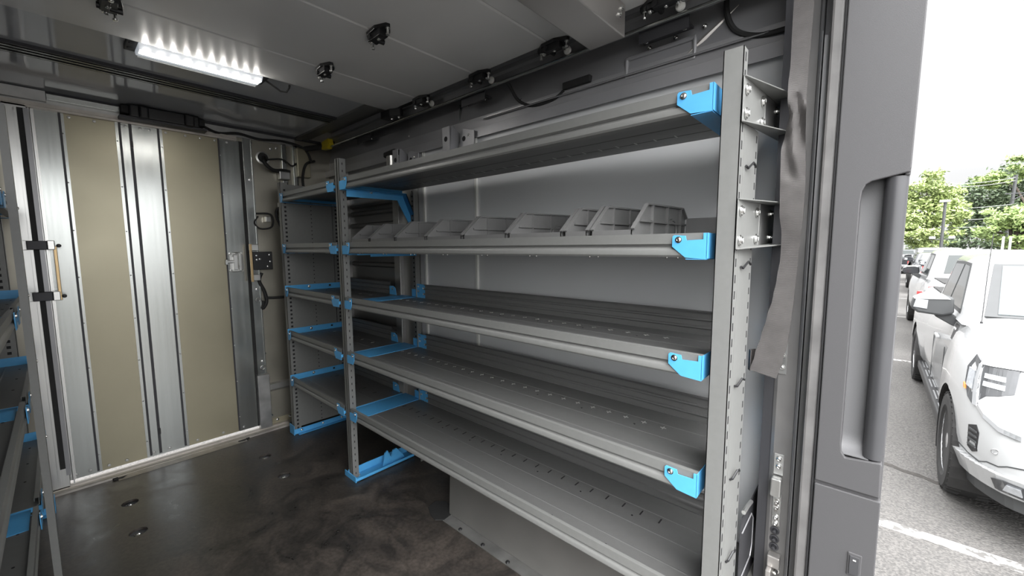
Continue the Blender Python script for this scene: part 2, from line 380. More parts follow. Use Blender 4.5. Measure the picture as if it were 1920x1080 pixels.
# ================================================================ BULKHEAD
wf = empty('wall_front', (XB, .5, 0)); struct(wf)
MB().box(XB - .03, XB, YL, -.09, 0, 2.27).build('left_sheet', M['bulk'], wf)
MB().box(XB - .03, XB, .955, 1.75, 0, 2.36).build('right_sheet', M['bulk'], wf)
MB().box(XB - .03, XB, -.09, .955, 2.16, 2.27).build('header_sheet', M['bulk'], wf)
b = MB(); b.box(XB, XB + .035, -.14, -.055, .02, 2.17); b.build('door_frame_left', M['alub'], wf, bevel=.002)
b = MB(); b.box(XB, XB + .028, .940, .992, .02, 2.19); b.box(XB, XB + .034, .990, .998, .45, 2.19); b.build('door_frame_right', M['alu'], wf, bevel=.002)
b = MB(); b.box(XB, XB + .035, YL, .905, 2.160, 2.192); b.box(XB, XB + .045, YL, .905, 2.172, 2.178); b.build('header_rail', M['sill'], wf)
b = MB(); b.box(XB, XB + .02, YL, 1.30, 2.192, 2.262); b.box(XB, XB + .05, YL, .02, 2.20, 2.255); b.build('header_plate', M['galv'], wf)
b = MB(); b.box(XB + .02, XB + .055, .02, .335, 2.212, 2.245); b.build('header_channel', M['alu'], wf, bevel=.003)
b = MB(); b.box(XB + .02, XB + .06, .315, .34, 2.205, 2.25); b.build('channel_end', M['alub'], wf, bevel=.003)
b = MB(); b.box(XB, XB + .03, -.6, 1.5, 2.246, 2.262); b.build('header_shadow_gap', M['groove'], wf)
# sill
b = MB(); b.prism([(XB, .0), (-3.39, .0), (-3.39, .012), (-3.405, .016), (-3.425, .016), (-3.425, .028), (XB, .030)], 1, -.14, 1.13); 
b.build('sill_strip', M['sill'], wf)
b = MB(); b.prism([(-3.425, .001), (-3.345, .001), (-3.385, .010), (-3.425, .012)], 1, .14, .82); b.build('sill_ramp', M['sill'], wf)
for y in (.15, .80):
    b = MB(); b.prism([(-3.42, y - .04), (-3.365, y - .03), (-3.36, y + .01), (-3.385, y + .045), (-3.42, y + .03)], 2, .002, .008); b.build('sill_lip', M['rubber'], wf)
# right of the door: mast cover, lower rail, boxes
b = MB(); b.box(XB, XB + .05, .930, 1.010, .03, .445); b.build('galvanised_cover', M['galv'], wf, bevel=.003)
b = MB(); b.prism([(XB, .29), (XB + .02, .31), (XB + .02, .35), (XB, .36)], 1, 1.01, 1.20); b.build('cross_rail', M['alub'], wf)
b = MB(); b.box(XB, XB + .006, 1.01, 1.50, .03, .07); b.build('base_rail', M['beige'], wf)
for y in (1.20, 1.28):
    MB().box(XB, XB + .02, y, y + .035, .03, 2.2).build('wall_stud', M['alu'], wf, bevel=.003)
b = MB(); b.box(XB, XB + .05, 1.30, 1.40, 1.96, 2.18); b.build('corner_gusset', M['beige'], wf, bevel=.006)
for y, z in ((1.02, .10), (1.06, .055), (1.15, .055), (1.22, .055), (1.0, 2.17), (1.13, 2.15), (1.33, 2.10), (1.17, 2.16), (.97, 1.10), (.975, .55), (.972, 1.9), (1.0, .60)):
    bolt(wf, (XB + .03 if y < 1.0 else XB + .006, y, z), (1, 0, 0), .008, .005)
for z in (.50, 1.02):
    MB().ring((XB + .034, .972, z), (1, 0, 0), .014, .004).build('tie_ring', M['galv'], wf, smooth=True)
# grommet and cables at the top right of the bulkhead
b = MB(); b.lathe((XB, 1.075, 2.075), (1, 0, 0), [(.046, 0), (.046, .006), (.036, .008), (.034, .004), (.005, .003)], 28)
b.mi = 0; o = b.build('cable_grommet', M['alub'], wf, smooth=True)
MB().lathe((XB + .006, 1.075, 2.075), (1, 0, 0), [(.034, 0), (.030, .006), (.006, .008)], 24).build('grommet_plug', M['rubber'], o, smooth=True)

# sliding door
d1 = empty('door_1', (XB, .45, .05)); struct(d1)
XD = XB + .012
def band(y0, y1, mt, x=0, name='door_stile', z0=.05, z1=2.165):
    return MB().box(XB - .02, XD + x, y0, y1, z0, z1).build(name, mt, d1)
band(-.060, .080, M['alu'])
b = MB(); b.box(XD, XD + .004, -.045, -.041, .05, 2.16)
b.box(XD, XD + .004, -.05, -.03, .05, 2.16); b.build('edge_fin', M['alub'], d1)
band(.080, .286, M['beige'], -.004, 'infill_panel')
band(.286, .503, M['alu'])
band(.503, .800, M['beige'], -.004, 'infill_panel')
band(.800, .922, M['alu'])
band(.922, .940, M['rubber'], .004, 'rubber_seal')
for y0, y1 in ((.058, .068), (.300, .311), (.346, .360), (.478, .489), (.796, .805)):
    MB().box(XD, XD + .0035, y0, y1, .06, 2.16).build('groove_strip', M['groove'], d1)
for y in (.070, .292, .497, .806):
    for k in range(8):
        MB().lathe((XD, y, .16 + k * .27), (1, 0, 0), [(.004, 0), (.003, .002), (.001, .003)], 8).build('rivet', M['alub'], d1)
for y in (.10, .20, .315, .335, .40, .44, .52, .62, .70, .78, .85):
    MB().lathe((XD, y, 2.145), (1, 0, 0), [(.008, 0), (.007, .003), (.002, .004)], 10).build('bolt', M['galv'], d1, smooth=True)
for y in (-.03, .03, .11, .19, .32, .40, .55, .70, .83):
    MB().lathe((XD, y, .075), (1, 0, 0), [(.009, 0), (.008, .003), (.002, .004)], 10).build('bolt', M['galv'], d1, smooth=True)
MB().box(XD, XD + .01, .350, .362, .19, .23).build('groove_clip', M['black'], d1)
MB().box(XD, XD + .01, .348, .360, 2.02, 2.06).build('groove_clip', M['black'], d1)
# left channel of the door with the lift rod and its two clamps
b = MB(); b.box(XD, XD + .03, -.088, -.066, .14, 2.15); b.build('dark_channel', M['rubber'], d1)
b = MB(); b.box(XD, XD + .038, -.066, -.048, .10, 2.15); b.build('channel_edge', M['darkst'], d1)
b = MB(); b.box(XD, XD + .036, -.098, -.090, .04, 2.15); b.box(XD, XD + .036, -.042, -.036, .04, 2.15); b.build('channel_fin', M['alub'], d1)
for z in (1.425, 1.145):
    b = MB(); b.box(XD + .02, XD + .07, -.110, -.035, z - .024, z + .024); cl = b.build('rod_clamp', M['groove'], d1, bevel=.003)
    MB().box(XD + .03, XD + .085, -.036, -.008, z - .024, z + .026).build('clamp_block', M['alub'], cl, bevel=.003)
    MB().box(XD + .005, XD + .035, -.150, -.108, z - .026, z + .026).build('clamp_plate', M['alub'], cl, bevel=.002)
    MB().lathe((XD + .07, .006, z - .002), (1, 0, 0), [(.010, 0), (.010, .012), (.004, .014)], 12).build('bolt', M['black'], cl, smooth=True)
MB().box(XD + .055, XD + .070, -.016, -.002, 1.12, 1.42).build('lift_rod', M['goldrod'], d1, bevel=.002)
# latch at the right edge
la = MB().box(XD, XD + .008, .812, .895, 1.235, 1.375).build('latch_plate', M['alub'], d1, bevel=.004)
b = MB(); b.box(XD + .008, XD + .03, .835, .862, 1.25, 1.36); b.box(XD + .008, XD + .025, .868, .885, 1.24, 1.37); b.box(XD + .01, XD + .03, .79, .84, 1.30, 1.318); b.box(XD + .01, XD + .03, .785, .80, 1.288, 1.325)
b.build('latch_lever', M['alub'], la, bevel=.004)
b = MB(); b.ring((XD + .025, .855, 1.27), (1, 0, 0), .014, .004); b.ring((XD + .02, .855, 1.35), (1, 0, 0), .02, .003); b.build('latch_ring', M['alub'], la, smooth=True)
for y, z in ((.82, 1.365), (.888, 1.365), (.82, 1.245), (.888, 1.245)): bolt(la, (XD + .008, y, z), (1, 0, 0), .007, .006)

# lock box with its striker and rod, mounted on the frame beside the door
lb = empty('lock_box', (XB, .99, 1.3), 'black square lock box with silver rivets bolted beside the bulkhead door', 'lock')
MB().box(XB + .03, XB + .075, .950, 1.075, 1.245, 1.378).build('box_body', M['black'], lb, bevel=.004)
for y, z in ((.97, 1.35), (.99, 1.325), (.97, 1.32), (1.055, 1.355), (1.058, 1.305), (1.04, 1.27)): bolt(lb, (XB + .075, y, z), (1, 0, 0), .005, .003)
for z in (1.41, 1.19): MB().box(XB + .03, XB + .08, .935, .985, z - .022, z + .022).build('rod_guide', M['alub'], lb, bevel=.003)
MB().box(XB + .075, XB + .09, .925, .940, 1.16, 1.435).build('rod', M['goldrod'], lb, bevel=.002)

# black unit over the door
un = empty('sensor_unit', (XB, .5, 2.2), 'long black plastic unit mounted above the bulkhead door under the ceiling', 'sensor')
MB().box(XB + .02, XB + .13, .345, .680, 2.185, 2.255).build('unit_body', M['black'], un, bevel=.008)
for y0, y1 in ((.385, .43), (.60, .65)): MB().box(XB + .12, XB + .16, y0, y1, 2.18, 2.25).build('unit_boss', M['black'], un, bevel=.01)
for y in (.33, .695): MB().box(XB + .03, XB + .10, y - .02, y + .02, 2.205, 2.25).build('unit_end_cap', M['rubber'], un, bevel=.005)
MB().box(XB + .04, XB + .12, .30, .72, 2.172, 2.186).build('mounting_bar', M['groove'], un)
def cable(pts, r, label, mt='rubber', n=6):
    P = [Vector(p) for p in pts]; out = []
    for i in range(len(P) - 1):
        a = P[max(i - 1, 0)]; b_ = P[i]; c_ = P[i + 1]; d_ = P[min(i + 2, len(P) - 1)]
        for k in range(n):
            t = k / n
            out.append(.5 * ((2 * b_) + (c_ - a) * t + (2 * a - 5 * b_ + 4 * c_ - d_) * t * t + (3 * b_ - a - 3 * c_ + d_) * t ** 3))
    out.append(P[-1])
    o = MB().tube(out, r).build('cable', M[mt], None, smooth=True)
    return tag(o, label, 'cable')
X1 = XB + .03
cable([(X1 + .05, .70, 2.215), (X1, .80, 2.195), (X1, .92, 2.215), (X1, 1.05, 2.20), (X1, 1.22, 2.215), (X1 + .02, 1.36, 2.18), (X1 + .04, 1.40, 2.08)], .009, 'black cable running from the unit over the bulkhead door to the ceiling corner')
cable([(X1 + .02, 1.36, 2.18), (-3.30, 1.50, 2.215), (-3.0, 1.55, 2.235), (-2.85, 1.56, 2.235), (-2.66, 1.57, 2.285), (-2.5, 1.58, 2.265), (-2.38, 1.58, 2.31), (-2.2, 1.58, 2.32)], .020, 'thick black wavy cable loom along the upper wall beside the yellow track stop')
cable([(X1, 1.075, 2.075), (X1 + .05, 1.06, 2.03), (X1 + .03, 1.12, 1.985), (X1, 1.20, 1.995), (X1, 1.25, 1.99)], .014, 'thick black cable hanging from the grommet hole right of the bulkhead door')
cable([(X1, 1.09, 2.06), (X1, 1.20, 2.08), (X1, 1.27, 2.04), (X1, 1.33, 2.10), (X1, 1.36, 2.16)], .006, 'thin black cable swooping from the grommet to the ceiling corner')
cable([(X1, 1.44, 2.1), (X1 + .03, 1.36, 2.06), (X1 + .03, 1.33, 1.95), (X1 + .03, 1.335, 1.86)], .010, 'black cable dropping from the ceiling corner behind the top shelf')
cable([(X1 + .03, 1.19, 1.72), (X1 + .02, 1.14, 1.70), (X1 + .02, 1.13, 1.64), (X1 + .02, 1.17, 1.5), (X1 + .02, 1.165, 1.30), (X1 + .02, 1.18, 1.0), (X1 + .02, 1.175, .86), (X1 + .02, 1.165, .62), (X1 + .02, 1.20, .56)], .009, 'black cable running down the bulkhead beside the far shelf ends')
cable([(X1, 1.00, 1.66), (X1, 1.09, 1.66), (X1, 1.11, 1.61), (X1, 1.09, 1.56), (X1, 1.02, 1.55), (X1, .985, 1.59), (X1, 1.01, 1.64)], .006, 'small loop of black cable on the bulkhead above the lock box')
cable([(X1, 1.01, 1.22), (X1, .99, 1.16), (X1, 1.02, 1.08), (X1, 1.03, 1.00), (X1, 1.00, .95), (X1, 1.01, 1.01)], .012, 'tangled black cable hanging below the lock box')
cable([(X1, 1.03, 1.03), (X1, 1.09, 1.025), (X1, 1.18, 1.025)], .010, 'short black cable linking the tangle to the long downward cable')
o = MB().box(XB + .005, XB + .05, 1.055, 1.09, 1.60, 1.64).build('conduit_clip', M['alub'], None, bevel=.003); tag(o, 'small silver clip holding the cable loop on the bulkhead', 'clip')
o = MB().box(XB + .005, XB + .06, 1.165, 1.24, 1.925, 1.985).build('junction_block', M['galv'], None, bevel=.005); tag(o, 'small grey metal block on the bulkhead below the thick cable', 'bracket')
o = MB().box(XB + .02, XB + .08, 1.15, 1.215, 1.715, 1.75).build('cable_label_tag', M['white'], None, bevel=.002); tag(o, 'small white tag wrapped round the cable under the top far shelf', 'tag')

# ================================================================ RACKS
LEV = {}
def make_rack(yf, s, levels, label, side, near_back=True):
    f = lambda x, d, z: (x, yf + s * d, z)
    d_ = lambda v: (0, s * v, 0)
    rk = empty('shelving_rack', (-1.3, yf + s * .2, 0), label, 'shelving rack')
    TOP = 1.905
    # near front post
    b = MB(f)
    b.box(-.300, -.256, 0, .002, .0, 1.86); b.box(-.300, -.298, 0, .035, .0, 1.86); b.box(-.258, -.256, 0, .035, .0, 1.86)
    b.mi = 1
    z = .03
    while z < 1.84:
        b.box(-.2562, -.2555, .012, .020, z, z + .020); z += .040
    b.build('upright', [M['rackgrey'], M['slotm']], rk)
    # side stiffener behind the near post
    b = MB(f); b.box(-.257, -.255, .035, .175, 0, 1.70); b.box(-.285, -.255, .175, .178, 0, 1.70); b.mi = 1
    z = .03
    while z < 1.68:
        b.box(-.2552, -.2545, .158, .166, z, z + .018); z += .040
    b.build('side_panel', [M['rackgrey'], M['slotm']], rk)
    b = MB(f)
    for z in (1.60, 1.353, 1.045, .79, .555, .30):
        b = MB(f); b.tube([(-.252, .052, z - .004), (-.250, .066, z - .008), (-.247, .078, z), (-.244, .090, z + .008), (-.242, .104, z + .002), (-.244, .112, z)], .003, 6)
        b.build('cable_tie', M['black'], rk, smooth=True)
    # near rear post
    b = MB(f); b.box(-.360, -.322, .41, .412, 0, 1.9); b.box(-.322, -.320, .375, .412, 0, 1.9); b.mi = 1
    z = .03
    while z < 1.88: b.box(-.3202, -.3195, .388, .396, z, z + .018); z += .040
    b.build('upright', [M['rackgrey'], M['slotm']], rk)
    # mid front post: grooved channel
    b = MB(f)
    if s > 0:
        b.box(-2.332, -2.312, 0, .002, 0, TOP); b.box(-2.312, -2.300, .012, .014, 0, TOP); b.box(-2.300, -2.282, 0, .002, 0, TOP)
        b.box(-2.314, -2.312, 0, .014, 0, TOP); b.box(-2.300, -2.298, 0, .014, 0, TOP); b.box(-2.332, -2.330, 0, .040, 0, TOP)
        b.box(-2.284, -2.282, 0, .040, 0, TOP); b.mi = 1
        z = .03
        while z < TOP - .03: b.box(-2.2822, -2.2814, .018, .023, z, z + .012); z += .040
    else:
        b.box(-2.335, -2.285, -.038, -.036, 0, TOP); b.box(-2.287, -2.285, -.036, -.017, 0, TOP); b.box(-2.335, -2.333, -.036, -.017, 0, TOP)
        b.box(-2.312, -2.308, -.036, .0, .05, .06)
    b.build('upright', [M['rackgrey'], M['slotm']], rk)
    # mid rear post
    b = MB(f); b.box(-2.235, -2.150, .435, .438, 0, 1.84); b.box(-2.152, -2.150, .40, .438, 0, 1.84); b.mi = 1
    z = .04
    while z < 1.82:
        for x in (-2.215, -2.175): b.box(x - .005, x + .005, .4338, .4352, z, z + .010)
        z += .030
    b.build('upright', [M['rackgrey'], M['slotm']], rk)
    # far end frame
    b = MB(f)
    for d0 in (.0 if s > 0 else .05, .365):
        b.box(-3.235, -3.19, d0, d0 + .002, 0, 1.87); b.box(-3.192, -3.190, d0, d0 + .05, 0, 1.87)
        b.mi = 1; z = .04
        while z < 1.84: b.box(-3.1902, -3.1892, d0 + .020, d0 + .034, z, z + .014); z += .030
        b.mi = 0
    b.box(-3.200, -3.198, .04 if s > 0 else .08, .37, .05, 1.86)
    b.mi = 1; z = .06
    while z < 1.84: b.box(-3.1982, -3.1976, .205, .212, z, z + .007); z += .030
    b.build('end_frame', [M['rackgrey'], M['slotm']], rk)
    for (x0, x1, bay) in ((-2.268, -.318, 'near'), (-3.185, -2.345, 'far')):
        for li, (zt, back, slots) in enumerate(levels):
            sh = MB(f)
            zf = zt - .030
            pr = [(.004, zf), (.090, zf), (.094, zf + .0015), (.098, zf), (.200, zf), (.204, zf + .0015), (.208, zf), (.300, zf), (.304, zf + .0015), (.308, zf), (.404, zf)]
            sh.sheet(pr, 0, x0, x1, -.0015)
            sh.mi = 1
            n = int((x1 - x0 - .2) / .07)
            for k in range(n):
                xx = x0 + .14 + k * .07
                if bay == 'far' and k % 2: continue
                for dd in ((.275,) if slots != 'top' else (.10, .30)):
                    if slots == 'dark' and k < 10: pass
                    for zz in (zf + .0004, zf - .0022):
                        if slots != 'dark' and zz > zf:
                            sh.box(xx - .010, xx + .010, dd - .0012, dd + .0012, zz, zz + .0010)
                            sh.box(xx - .002, xx + .002, dd - .011, dd + .011, zz, zz + .0010)
                        elif zz < zf: sh.box(xx - .002, xx + .002, dd - .014, dd + .014, zz, zz + .0010)
                        else:
                            sh.mi = 2; sh.box(xx - .0025, xx + .0025, dd - .014, dd + .014, zz, zz + .0010); sh.mi = 1
            sh.mi = 2
            for k in range(int((x1 - x0) / .22)):
                xx = x0 + .12 + k * .22
                for dd in (.045, .24): sh.cyl((xx, dd, zf + .0002), (xx, dd, zf + .0012), .004, n=8)
            so_ = sh.build('shelf', [M['trayg'], M['slotl'], M['slotm']], rk)
            so_['label'] = ''; del so_['label']
            # front rail
            b = MB(f)
            b.sheet([(.010, zt - .012), (.010, zt), (.0, zt), (.0, zt - .026), (.008, zt - .030), (.008, zt - .036), (.001, zt - .040), (-.002, zt - .044), (-.002, zt - .056), (.001, zt - .060), (.030, zt - .060)], 0, x0, x1, -.0018)
            b.build('front_rail', M['rackgrey'], so_, smooth=True)
            # back panel with pressed ribs
            if back and not (bay == 'near' and back == 'low'):
                b = MB(f)
                h = back if isinstance(back, float) else .066
                zt2 = zt + h; hh = zt2 - zf
                b.sheet([(.396, zt2 - .004), (.404, zt2), (.406, zt2 - .012), (.406, zf + hh * .72), (.400, zf + hh * .68), (.400, zf + hh * .62), (.406, zf + hh * .58), (.406, zf + hh * .38), (.400, zf + hh * .34), (.400, zf + hh * .28), (.406, zf + hh * .24), (.406, zf)], 0, x0 + (.205 if bay == 'near' else .01), x1 - (.005 if bay == 'near' else .11), .0015)
                b.build('back_panel', M['trayg'], so_)
            # end brackets, both ends
            for end in (0, 1):
                e = x0 if end == 0 else x1; q = 1 if end == 0 else -1      # q points into the shelf
                dt = 0.0
                if bay == 'near' and end == 1 or bay == 'far' and end == 0: Lp = .085 if bay == 'near' else .050
                else: Lp = .084 if bay == 'near' else .092
                g = lambda u, w_: (e + q * u, w_)
                pl = [(0, -.018), (Lp * .62, -.018), (Lp * .62, -.004), (Lp - .004, -.003), (Lp, -.010), (Lp - .003, -.040), (Lp - .018, -.066), (0, -.066)]
                if bay == 'near' and end == 1: pl = [(-.001, 0), (-.001, -.066), (Lp - .034, -.062), (Lp, -.034), (Lp, -.008), (Lp - .004, -.004), (Lp - .033, -.006), (Lp - .036, -.018), (.008, -.016), (.008, 0)]
                b = MB(f); b.prism([(e + q * u, zt + w_) for u, w_ in pl], 1, -.0075, -.0050)
                # arm across the depth of the shelf, standing at its end
                za, zb = (zt - .064, zt) if bay == 'near' and end == 1 else (zt - .050, zf + .028 if zt > 1.3 and s > 0 else zt + .012)
                if bay == 'near' and end == 0: zb = zf - .002
                if bay == 'far' and end == 1: zb = zf - .002
                b.box(min(e, e - q * .0022), max(e, e - q * .0022), -.0075, .40, za, zb)
                b.box(min(e, e + q * .05), max(e, e + q * .05), -.0065, .40, zt - .067, zt - .065) if zt > 1.3 else None
                if bay == 'near' and end == 0 and zt < 1.3:
                    b.box(e - .05, e + .115, .02, .41, zf + .0004, zf + .0026)
                    b.box(e + .113, e + .203, .408, .4105, zf, zt + .055)
                    b.box(e + .06, e + .115, .408, .4105, zf, zt + .02)
                if bay == 'far' and end == 1 and zt < 1.3:
                    b.prism([(e - .10, zf), (e - .10, zt + .028), (e - .055, zt + .028), (e - .03, zt + .015), (e - .02, zf)], 1, .392, .395)
                eb = b.build('end_bracket', M['blue'], so_)
                bolt(eb, f(e + q * (Lp - .016), -.0075, zt - .016), (0, -s, 0), .0065, .005)
                if bay == 'far' and end == 0:
                    bolt(eb, f(e + .001, .16, zt - .004), (1, 0, 0), .008, .005)
                    MB(f).box(e, e + .0008, .31, .325, zt - .012, zt + .001).build('square_hole', M['slotm'], eb)
                if bay == 'near' and end == 0 and zt < 1.3:
                    for xx, zz in ((e + .135, zt + .04), (e + .135, zt + .01), (e + .19, zt + .03), (e + .19, zt - .005)): bolt(eb, f(xx, .408, zz), (0, -s, 0), .006, .006)
                if bay == 'far' and end == 1 and zt < 1.3: bolt(eb, f(e - .06, .392, zt + .01), (0, -s, 0), .006, .006)
            # screw ends under the second shelf
            if abs(zt - 1.435) < .01:
                for k in range(8):
                    xx = x0 + .12 + k * .245
                    if xx < x1 - .05:
                        for dx in (0, .03): bolt(so_, f(xx + dx, .035, zt - .060), (0, 0, -1), .004, .006)
    # foot bars
    b = MB(f); b.box(-2.372, -2.235, -.006, .0, .002, .035); b.box(-2.242, -2.238, -.004, .41, .003, .022); b.box(-2.330, -2.238, -.004, .41, .003, .006); b.box(-2.330, -2.326, -.004, .41, .003, .05)
    b.prism([(.20, .006), (.215, .085), (.235, .098), (.250, .060), (.262, .045), (.275, .085), (.300, .090), (.345, .035), (.36, .006)], 0, -2.285, -2.275)
    fb = b.build('foot_bar', M['blue'], rk)
    for d in (.05, .33): bolt(fb, f(-2.30, d, .006), (0, 0, 1), .007, .006)
    b = MB(f); b.box(-3.255, -3.17, -.010, -.006, .003, .075); b.box(-3.255, -3.19, -.010, .06, .003, .006); b.box(-3.190, -3.186, -.008, .40, .003, .040); b.box(-3.190, -3.15, .02, .40, .003, .006)
    fb = b.build('foot_bar', M['blue'], rk)
    for d in (.05, .21, .36): bolt(fb, f(-3.186, d, .024), (1, 0, 0), .007, .005)
    # angled brace arm below the top shelf, bar below the second
    b = MB(f); b.prism([(.02, 1.690), (.02, 1.735), (.385, 1.735), (.400, 1.70), (.47, 1.54), (.445, 1.52), (.345, 1.695)], 0, -2.246, -2.240)
    b.box(-2.246, -2.20, .02, .385, 1.733, 1.736)
    for k in (0, 1): b.prism([(.385, 1.735), (.400, 1.70), (.47, 1.54), (.466, 1.538), (.394, 1.70), (.380, 1.735)], 0, -2.246, -2.20)
    bb = b.build('brace_arm', M['blue'], rk)
    bolt(bb, f(-2.24, .17, 1.730), (1, 0, 0), .008, .006)
    b = MB(f); b.box(-2.27, -2.15, .02, .41, 1.362, 1.368); b.box(-2.152, -2.149, .10, .41, 1.352, 1.368)
    b.build('cross_bar', M['blue'], rk)
    return rk, f
LV_R = [(1.793, None, 'top'), (1.434, None, 'plain'), (1.120, .055, 'x'), (.800, .066, 'x'), (.452, .066, 'dark')]
rkR, fR = make_rack(1.089, 1, LV_R, 'tall grey steel shelving rack with blue brackets along the right wall, full height in view', 'R')
LV_L = [(1.62, None, 'top'), (1.19, .06, 'x'), (.853, .06, 'x'), (.452, .06, 'x')]
rkL, fL = make_rack(-.123, -1, LV_L, 'grey steel shelving rack with blue brackets cut off by the left edge of the photo', 'L')

# steel channel brackets tying the right rack to the wall
def wall_bracket(z0, z1, tilt, y0, y1, lab):
    e = empty('wall_bracket', (-.25, y0, z0), lab, 'bracket')
    b = MB(lambda x, y, z: (x, y, z + (y - y0) * tilt))
    b.box(-.2545, -.2515, y0, y1, z0, z1)
    b.prism([(-.2545, y0), (-.248, y0), (-.208, y0 + .25), (-.190, y1), (-.2545, y1)], 2, z0, z0 + .003)
    b.prism([(-.2545, y0), (-.248, y0), (-.208, y0 + .25), (-.190, y1), (-.2545, y1)], 2, z1 - .003, z1)
    b.build('channel_plate', M['rackgrey'], e, bevel=.001)
    MB(lambda x, y, z: (x, y, z + (y - y0) * tilt)).box(-.2515, -.2505, y0 + (y1 - y0) * .52, y1 - .005, z0 + .004, z1 - .004).build('overlap_plate', M['galv'], e)
    for y in (y0 + .022, y0 + .19, y1 - .075):
        for z in (z0 + .022, z1 - .028):
            bolt(e, (-.2505, y, z + (y - y0) * tilt), (1, 0, 0), .010, .008)
wall_bracket(1.688, 1.792, .09, 1.085, 1.53, 'upper of the two grey channel brackets tying the rack end to the wall')
wall_bracket(1.392, 1.513, .035, 1.085, 1.53, 'lower of the two grey channel brackets tying the rack end to the wall')

# gusset brackets standing on the wall above the top shelf
for x, z, lab in ((-2.26, 1.96, 'grey gusset bracket above the top shelf beside the shiny round post'), (-1.76, 2.0, 'grey gusset bracket above the middle of the top shelf')):
    g = empty('gusset_bracket', (x, 1.5, z), lab, 'bracket')
    b = MB(); b.prism([(1.46, z - .11), (1.475, z + .055), (1.485, z + .06), (1.53, z + .03), (1.52, z - .11)], 0, x - .006, x)
    b.box(x - .06, x, 1.460, 1.464, z - .11, z + .055)
    b.build('gusset_plate', M['darkst'], g, bevel=.001)
    b = MB(); b.prism([(x + .02, z - .09), (x + .02, z + .03), (x + .05, z + .045), (x + .13, z + .02), (x + .13, z - .09)], 1, 1.52, 1.526)
    b.build('back_plate', M['darkst'], g, bevel=.001)
    for xx, yy, zz, dd in ((x + .05, 1.5195, z - .01, (0, -1, 0)), (x - .03, 1.4595, z - .01, (0, -1, 0))):
        MB().lathe((xx, yy, zz), dd, [(.014, 0), (.013, .0006), (.002, .0008)], 16).build('hole', M['slotm'], g)
    bolt(g, (x + .09, 1.519, z + .0), (0, -1, 0), .007, .006)
b = MB(); b.cyl((-2.42, 1.54, 1.80), (-2.42, 1.54, 2.00), .055, n=24); b.box(-2.36, -2.35, 1.50, 1.56, 1.80, 2.0)
o = b.build('round_post', M['alub'], None, smooth=True); tag(o, 'shiny short round metal post on the wall above the top shelf', 'post')
o = MB().prism([(-2.50, 1.50), (-2.50, 1.58), (-2.34, 1.58), (-2.34, 1.48)], 2, 2.0, 2.035).build('post_cap', M['rubber'], None, bevel=.01); tag(o, 'black cap on top of the shiny round post', 'cap')
# connector and cable on the fascia
cable([(-1.38, 1.52, 2.19), (-1.36, 1.57, 2.12), (-1.27, 1.572, 2.075), (-1.15, 1.572, 2.075), (-1.09, 1.572, 2.10)], .008, 'black cable curving down the grey fascia from the roller track to a connector')
o = MB().box(-1.09, -.95, 1.555, 1.59, 2.098, 2.128).build('connector', M['rubber'], None, bevel=.004)
o.rotation_euler = (0, 0, 0); tag(o, 'black plastic connector strip fixed to the grey fascia', 'connector')
cable([(-.42, 1.56, 2.30), (-.43, 1.57, 2.20), (-.40, 1.57, 2.12), (-.33, 1.57, 2.08), (-.24, 1.56, 2.07)], .009, 'black cable drooping in the upper corner above the near rack post')

# ================================================================ BINS
def make_bin(wd):
    e = empty('parts_bin', (0, 0, 0))
    side = [(0, 0), (0, .045), (.094, .123), (.395, .128), (.435, .095), (.43, 0)]
    b = MB()
    b.prism(side, 0, -.0025, 0); b.prism(side, 0, -wd, -wd + .0025)
    b.box(-wd, 0, 0, .43, 0, .003); b.box(-wd, 0, 0, .0025, 0, .045); b.box(-wd, 0, .4275, .43, 0, .10)
    for x in (0, -wd):
        q = 1
        for d0, h in ((.13, .124), (.25, .126), (.37, .127)): b.box(min(x, x + q * .005), max(x, x + q * .009), d0, d0 + .006, 0, h)
        b.box(min(x, x + q * .004), max(x, x + q * .008), .05, .425, .070, .076)
        b.sheet([(.0, .045), (.094, .123), (.395, .128), (.435, .095)], 0, x - .003, x + .009, .005)
    b.build('bin_body', M['binp'], e)
    b = MB(); b.ring((.002, .305, .048), (1, 0, 0), .038, .004, 28, 6); b.lathe((0, .305, .048), (1, 0, 0), [(.038, 0), (.036, .0015), (.001, .002)], 28)
    b.build('round_emblem', M['binp'], e, smooth=True)
    b = MB(); b.ring((-wd + .004, .305, .048), (1, 0, 0), .038, .004, 28, 6); b.lathe((-wd + .002, .305, .048), (1, 0, 0), [(.036, 0), (.034, .003), (.001, .0035)], 28)
    b.build('round_emblem', M['binp'], e, smooth=True)
    return e
BX = [(-.535, .134, 'nearest grey plastic bin on the second shelf, beside the near rack post'), (-.687, .082, 'narrow grey plastic bin, second from the near rack post'),
      (-.785, .232, 'third grey plastic bin from the near rack post, partly behind the narrow one'), (-1.036, .232, 'fourth grey plastic bin from the near rack post'),
      (-1.286, .232, 'fifth grey plastic bin from the near rack post, mid shelf'), (-1.535, .232, 'third grey plastic bin from the left end of the second shelf'),
      (-1.785, .232, 'second grey plastic bin from the left end of the second shelf'), (-2.035, .19, 'leftmost grey plastic bin on the second shelf, near the mid post')]
protos = {}
for x, wd, lab in BX:
    if wd not in protos: protos[wd] = make_bin(wd); o = protos[wd]
    else: o = copy_tree(protos[wd])
    o.location = (x, 1.118, 1.4053); tag(o, lab, 'storage bin', 'grey plastic bins on the second shelf')
o = MB().box(-.505, -.32, 1.478, 1.492, 1.405, 1.498).build('divider_strip', M['binp'], None, bevel=.002)
tag(o, 'dark grey upright strip at the back of the second shelf beside the nearest bin', 'divider')

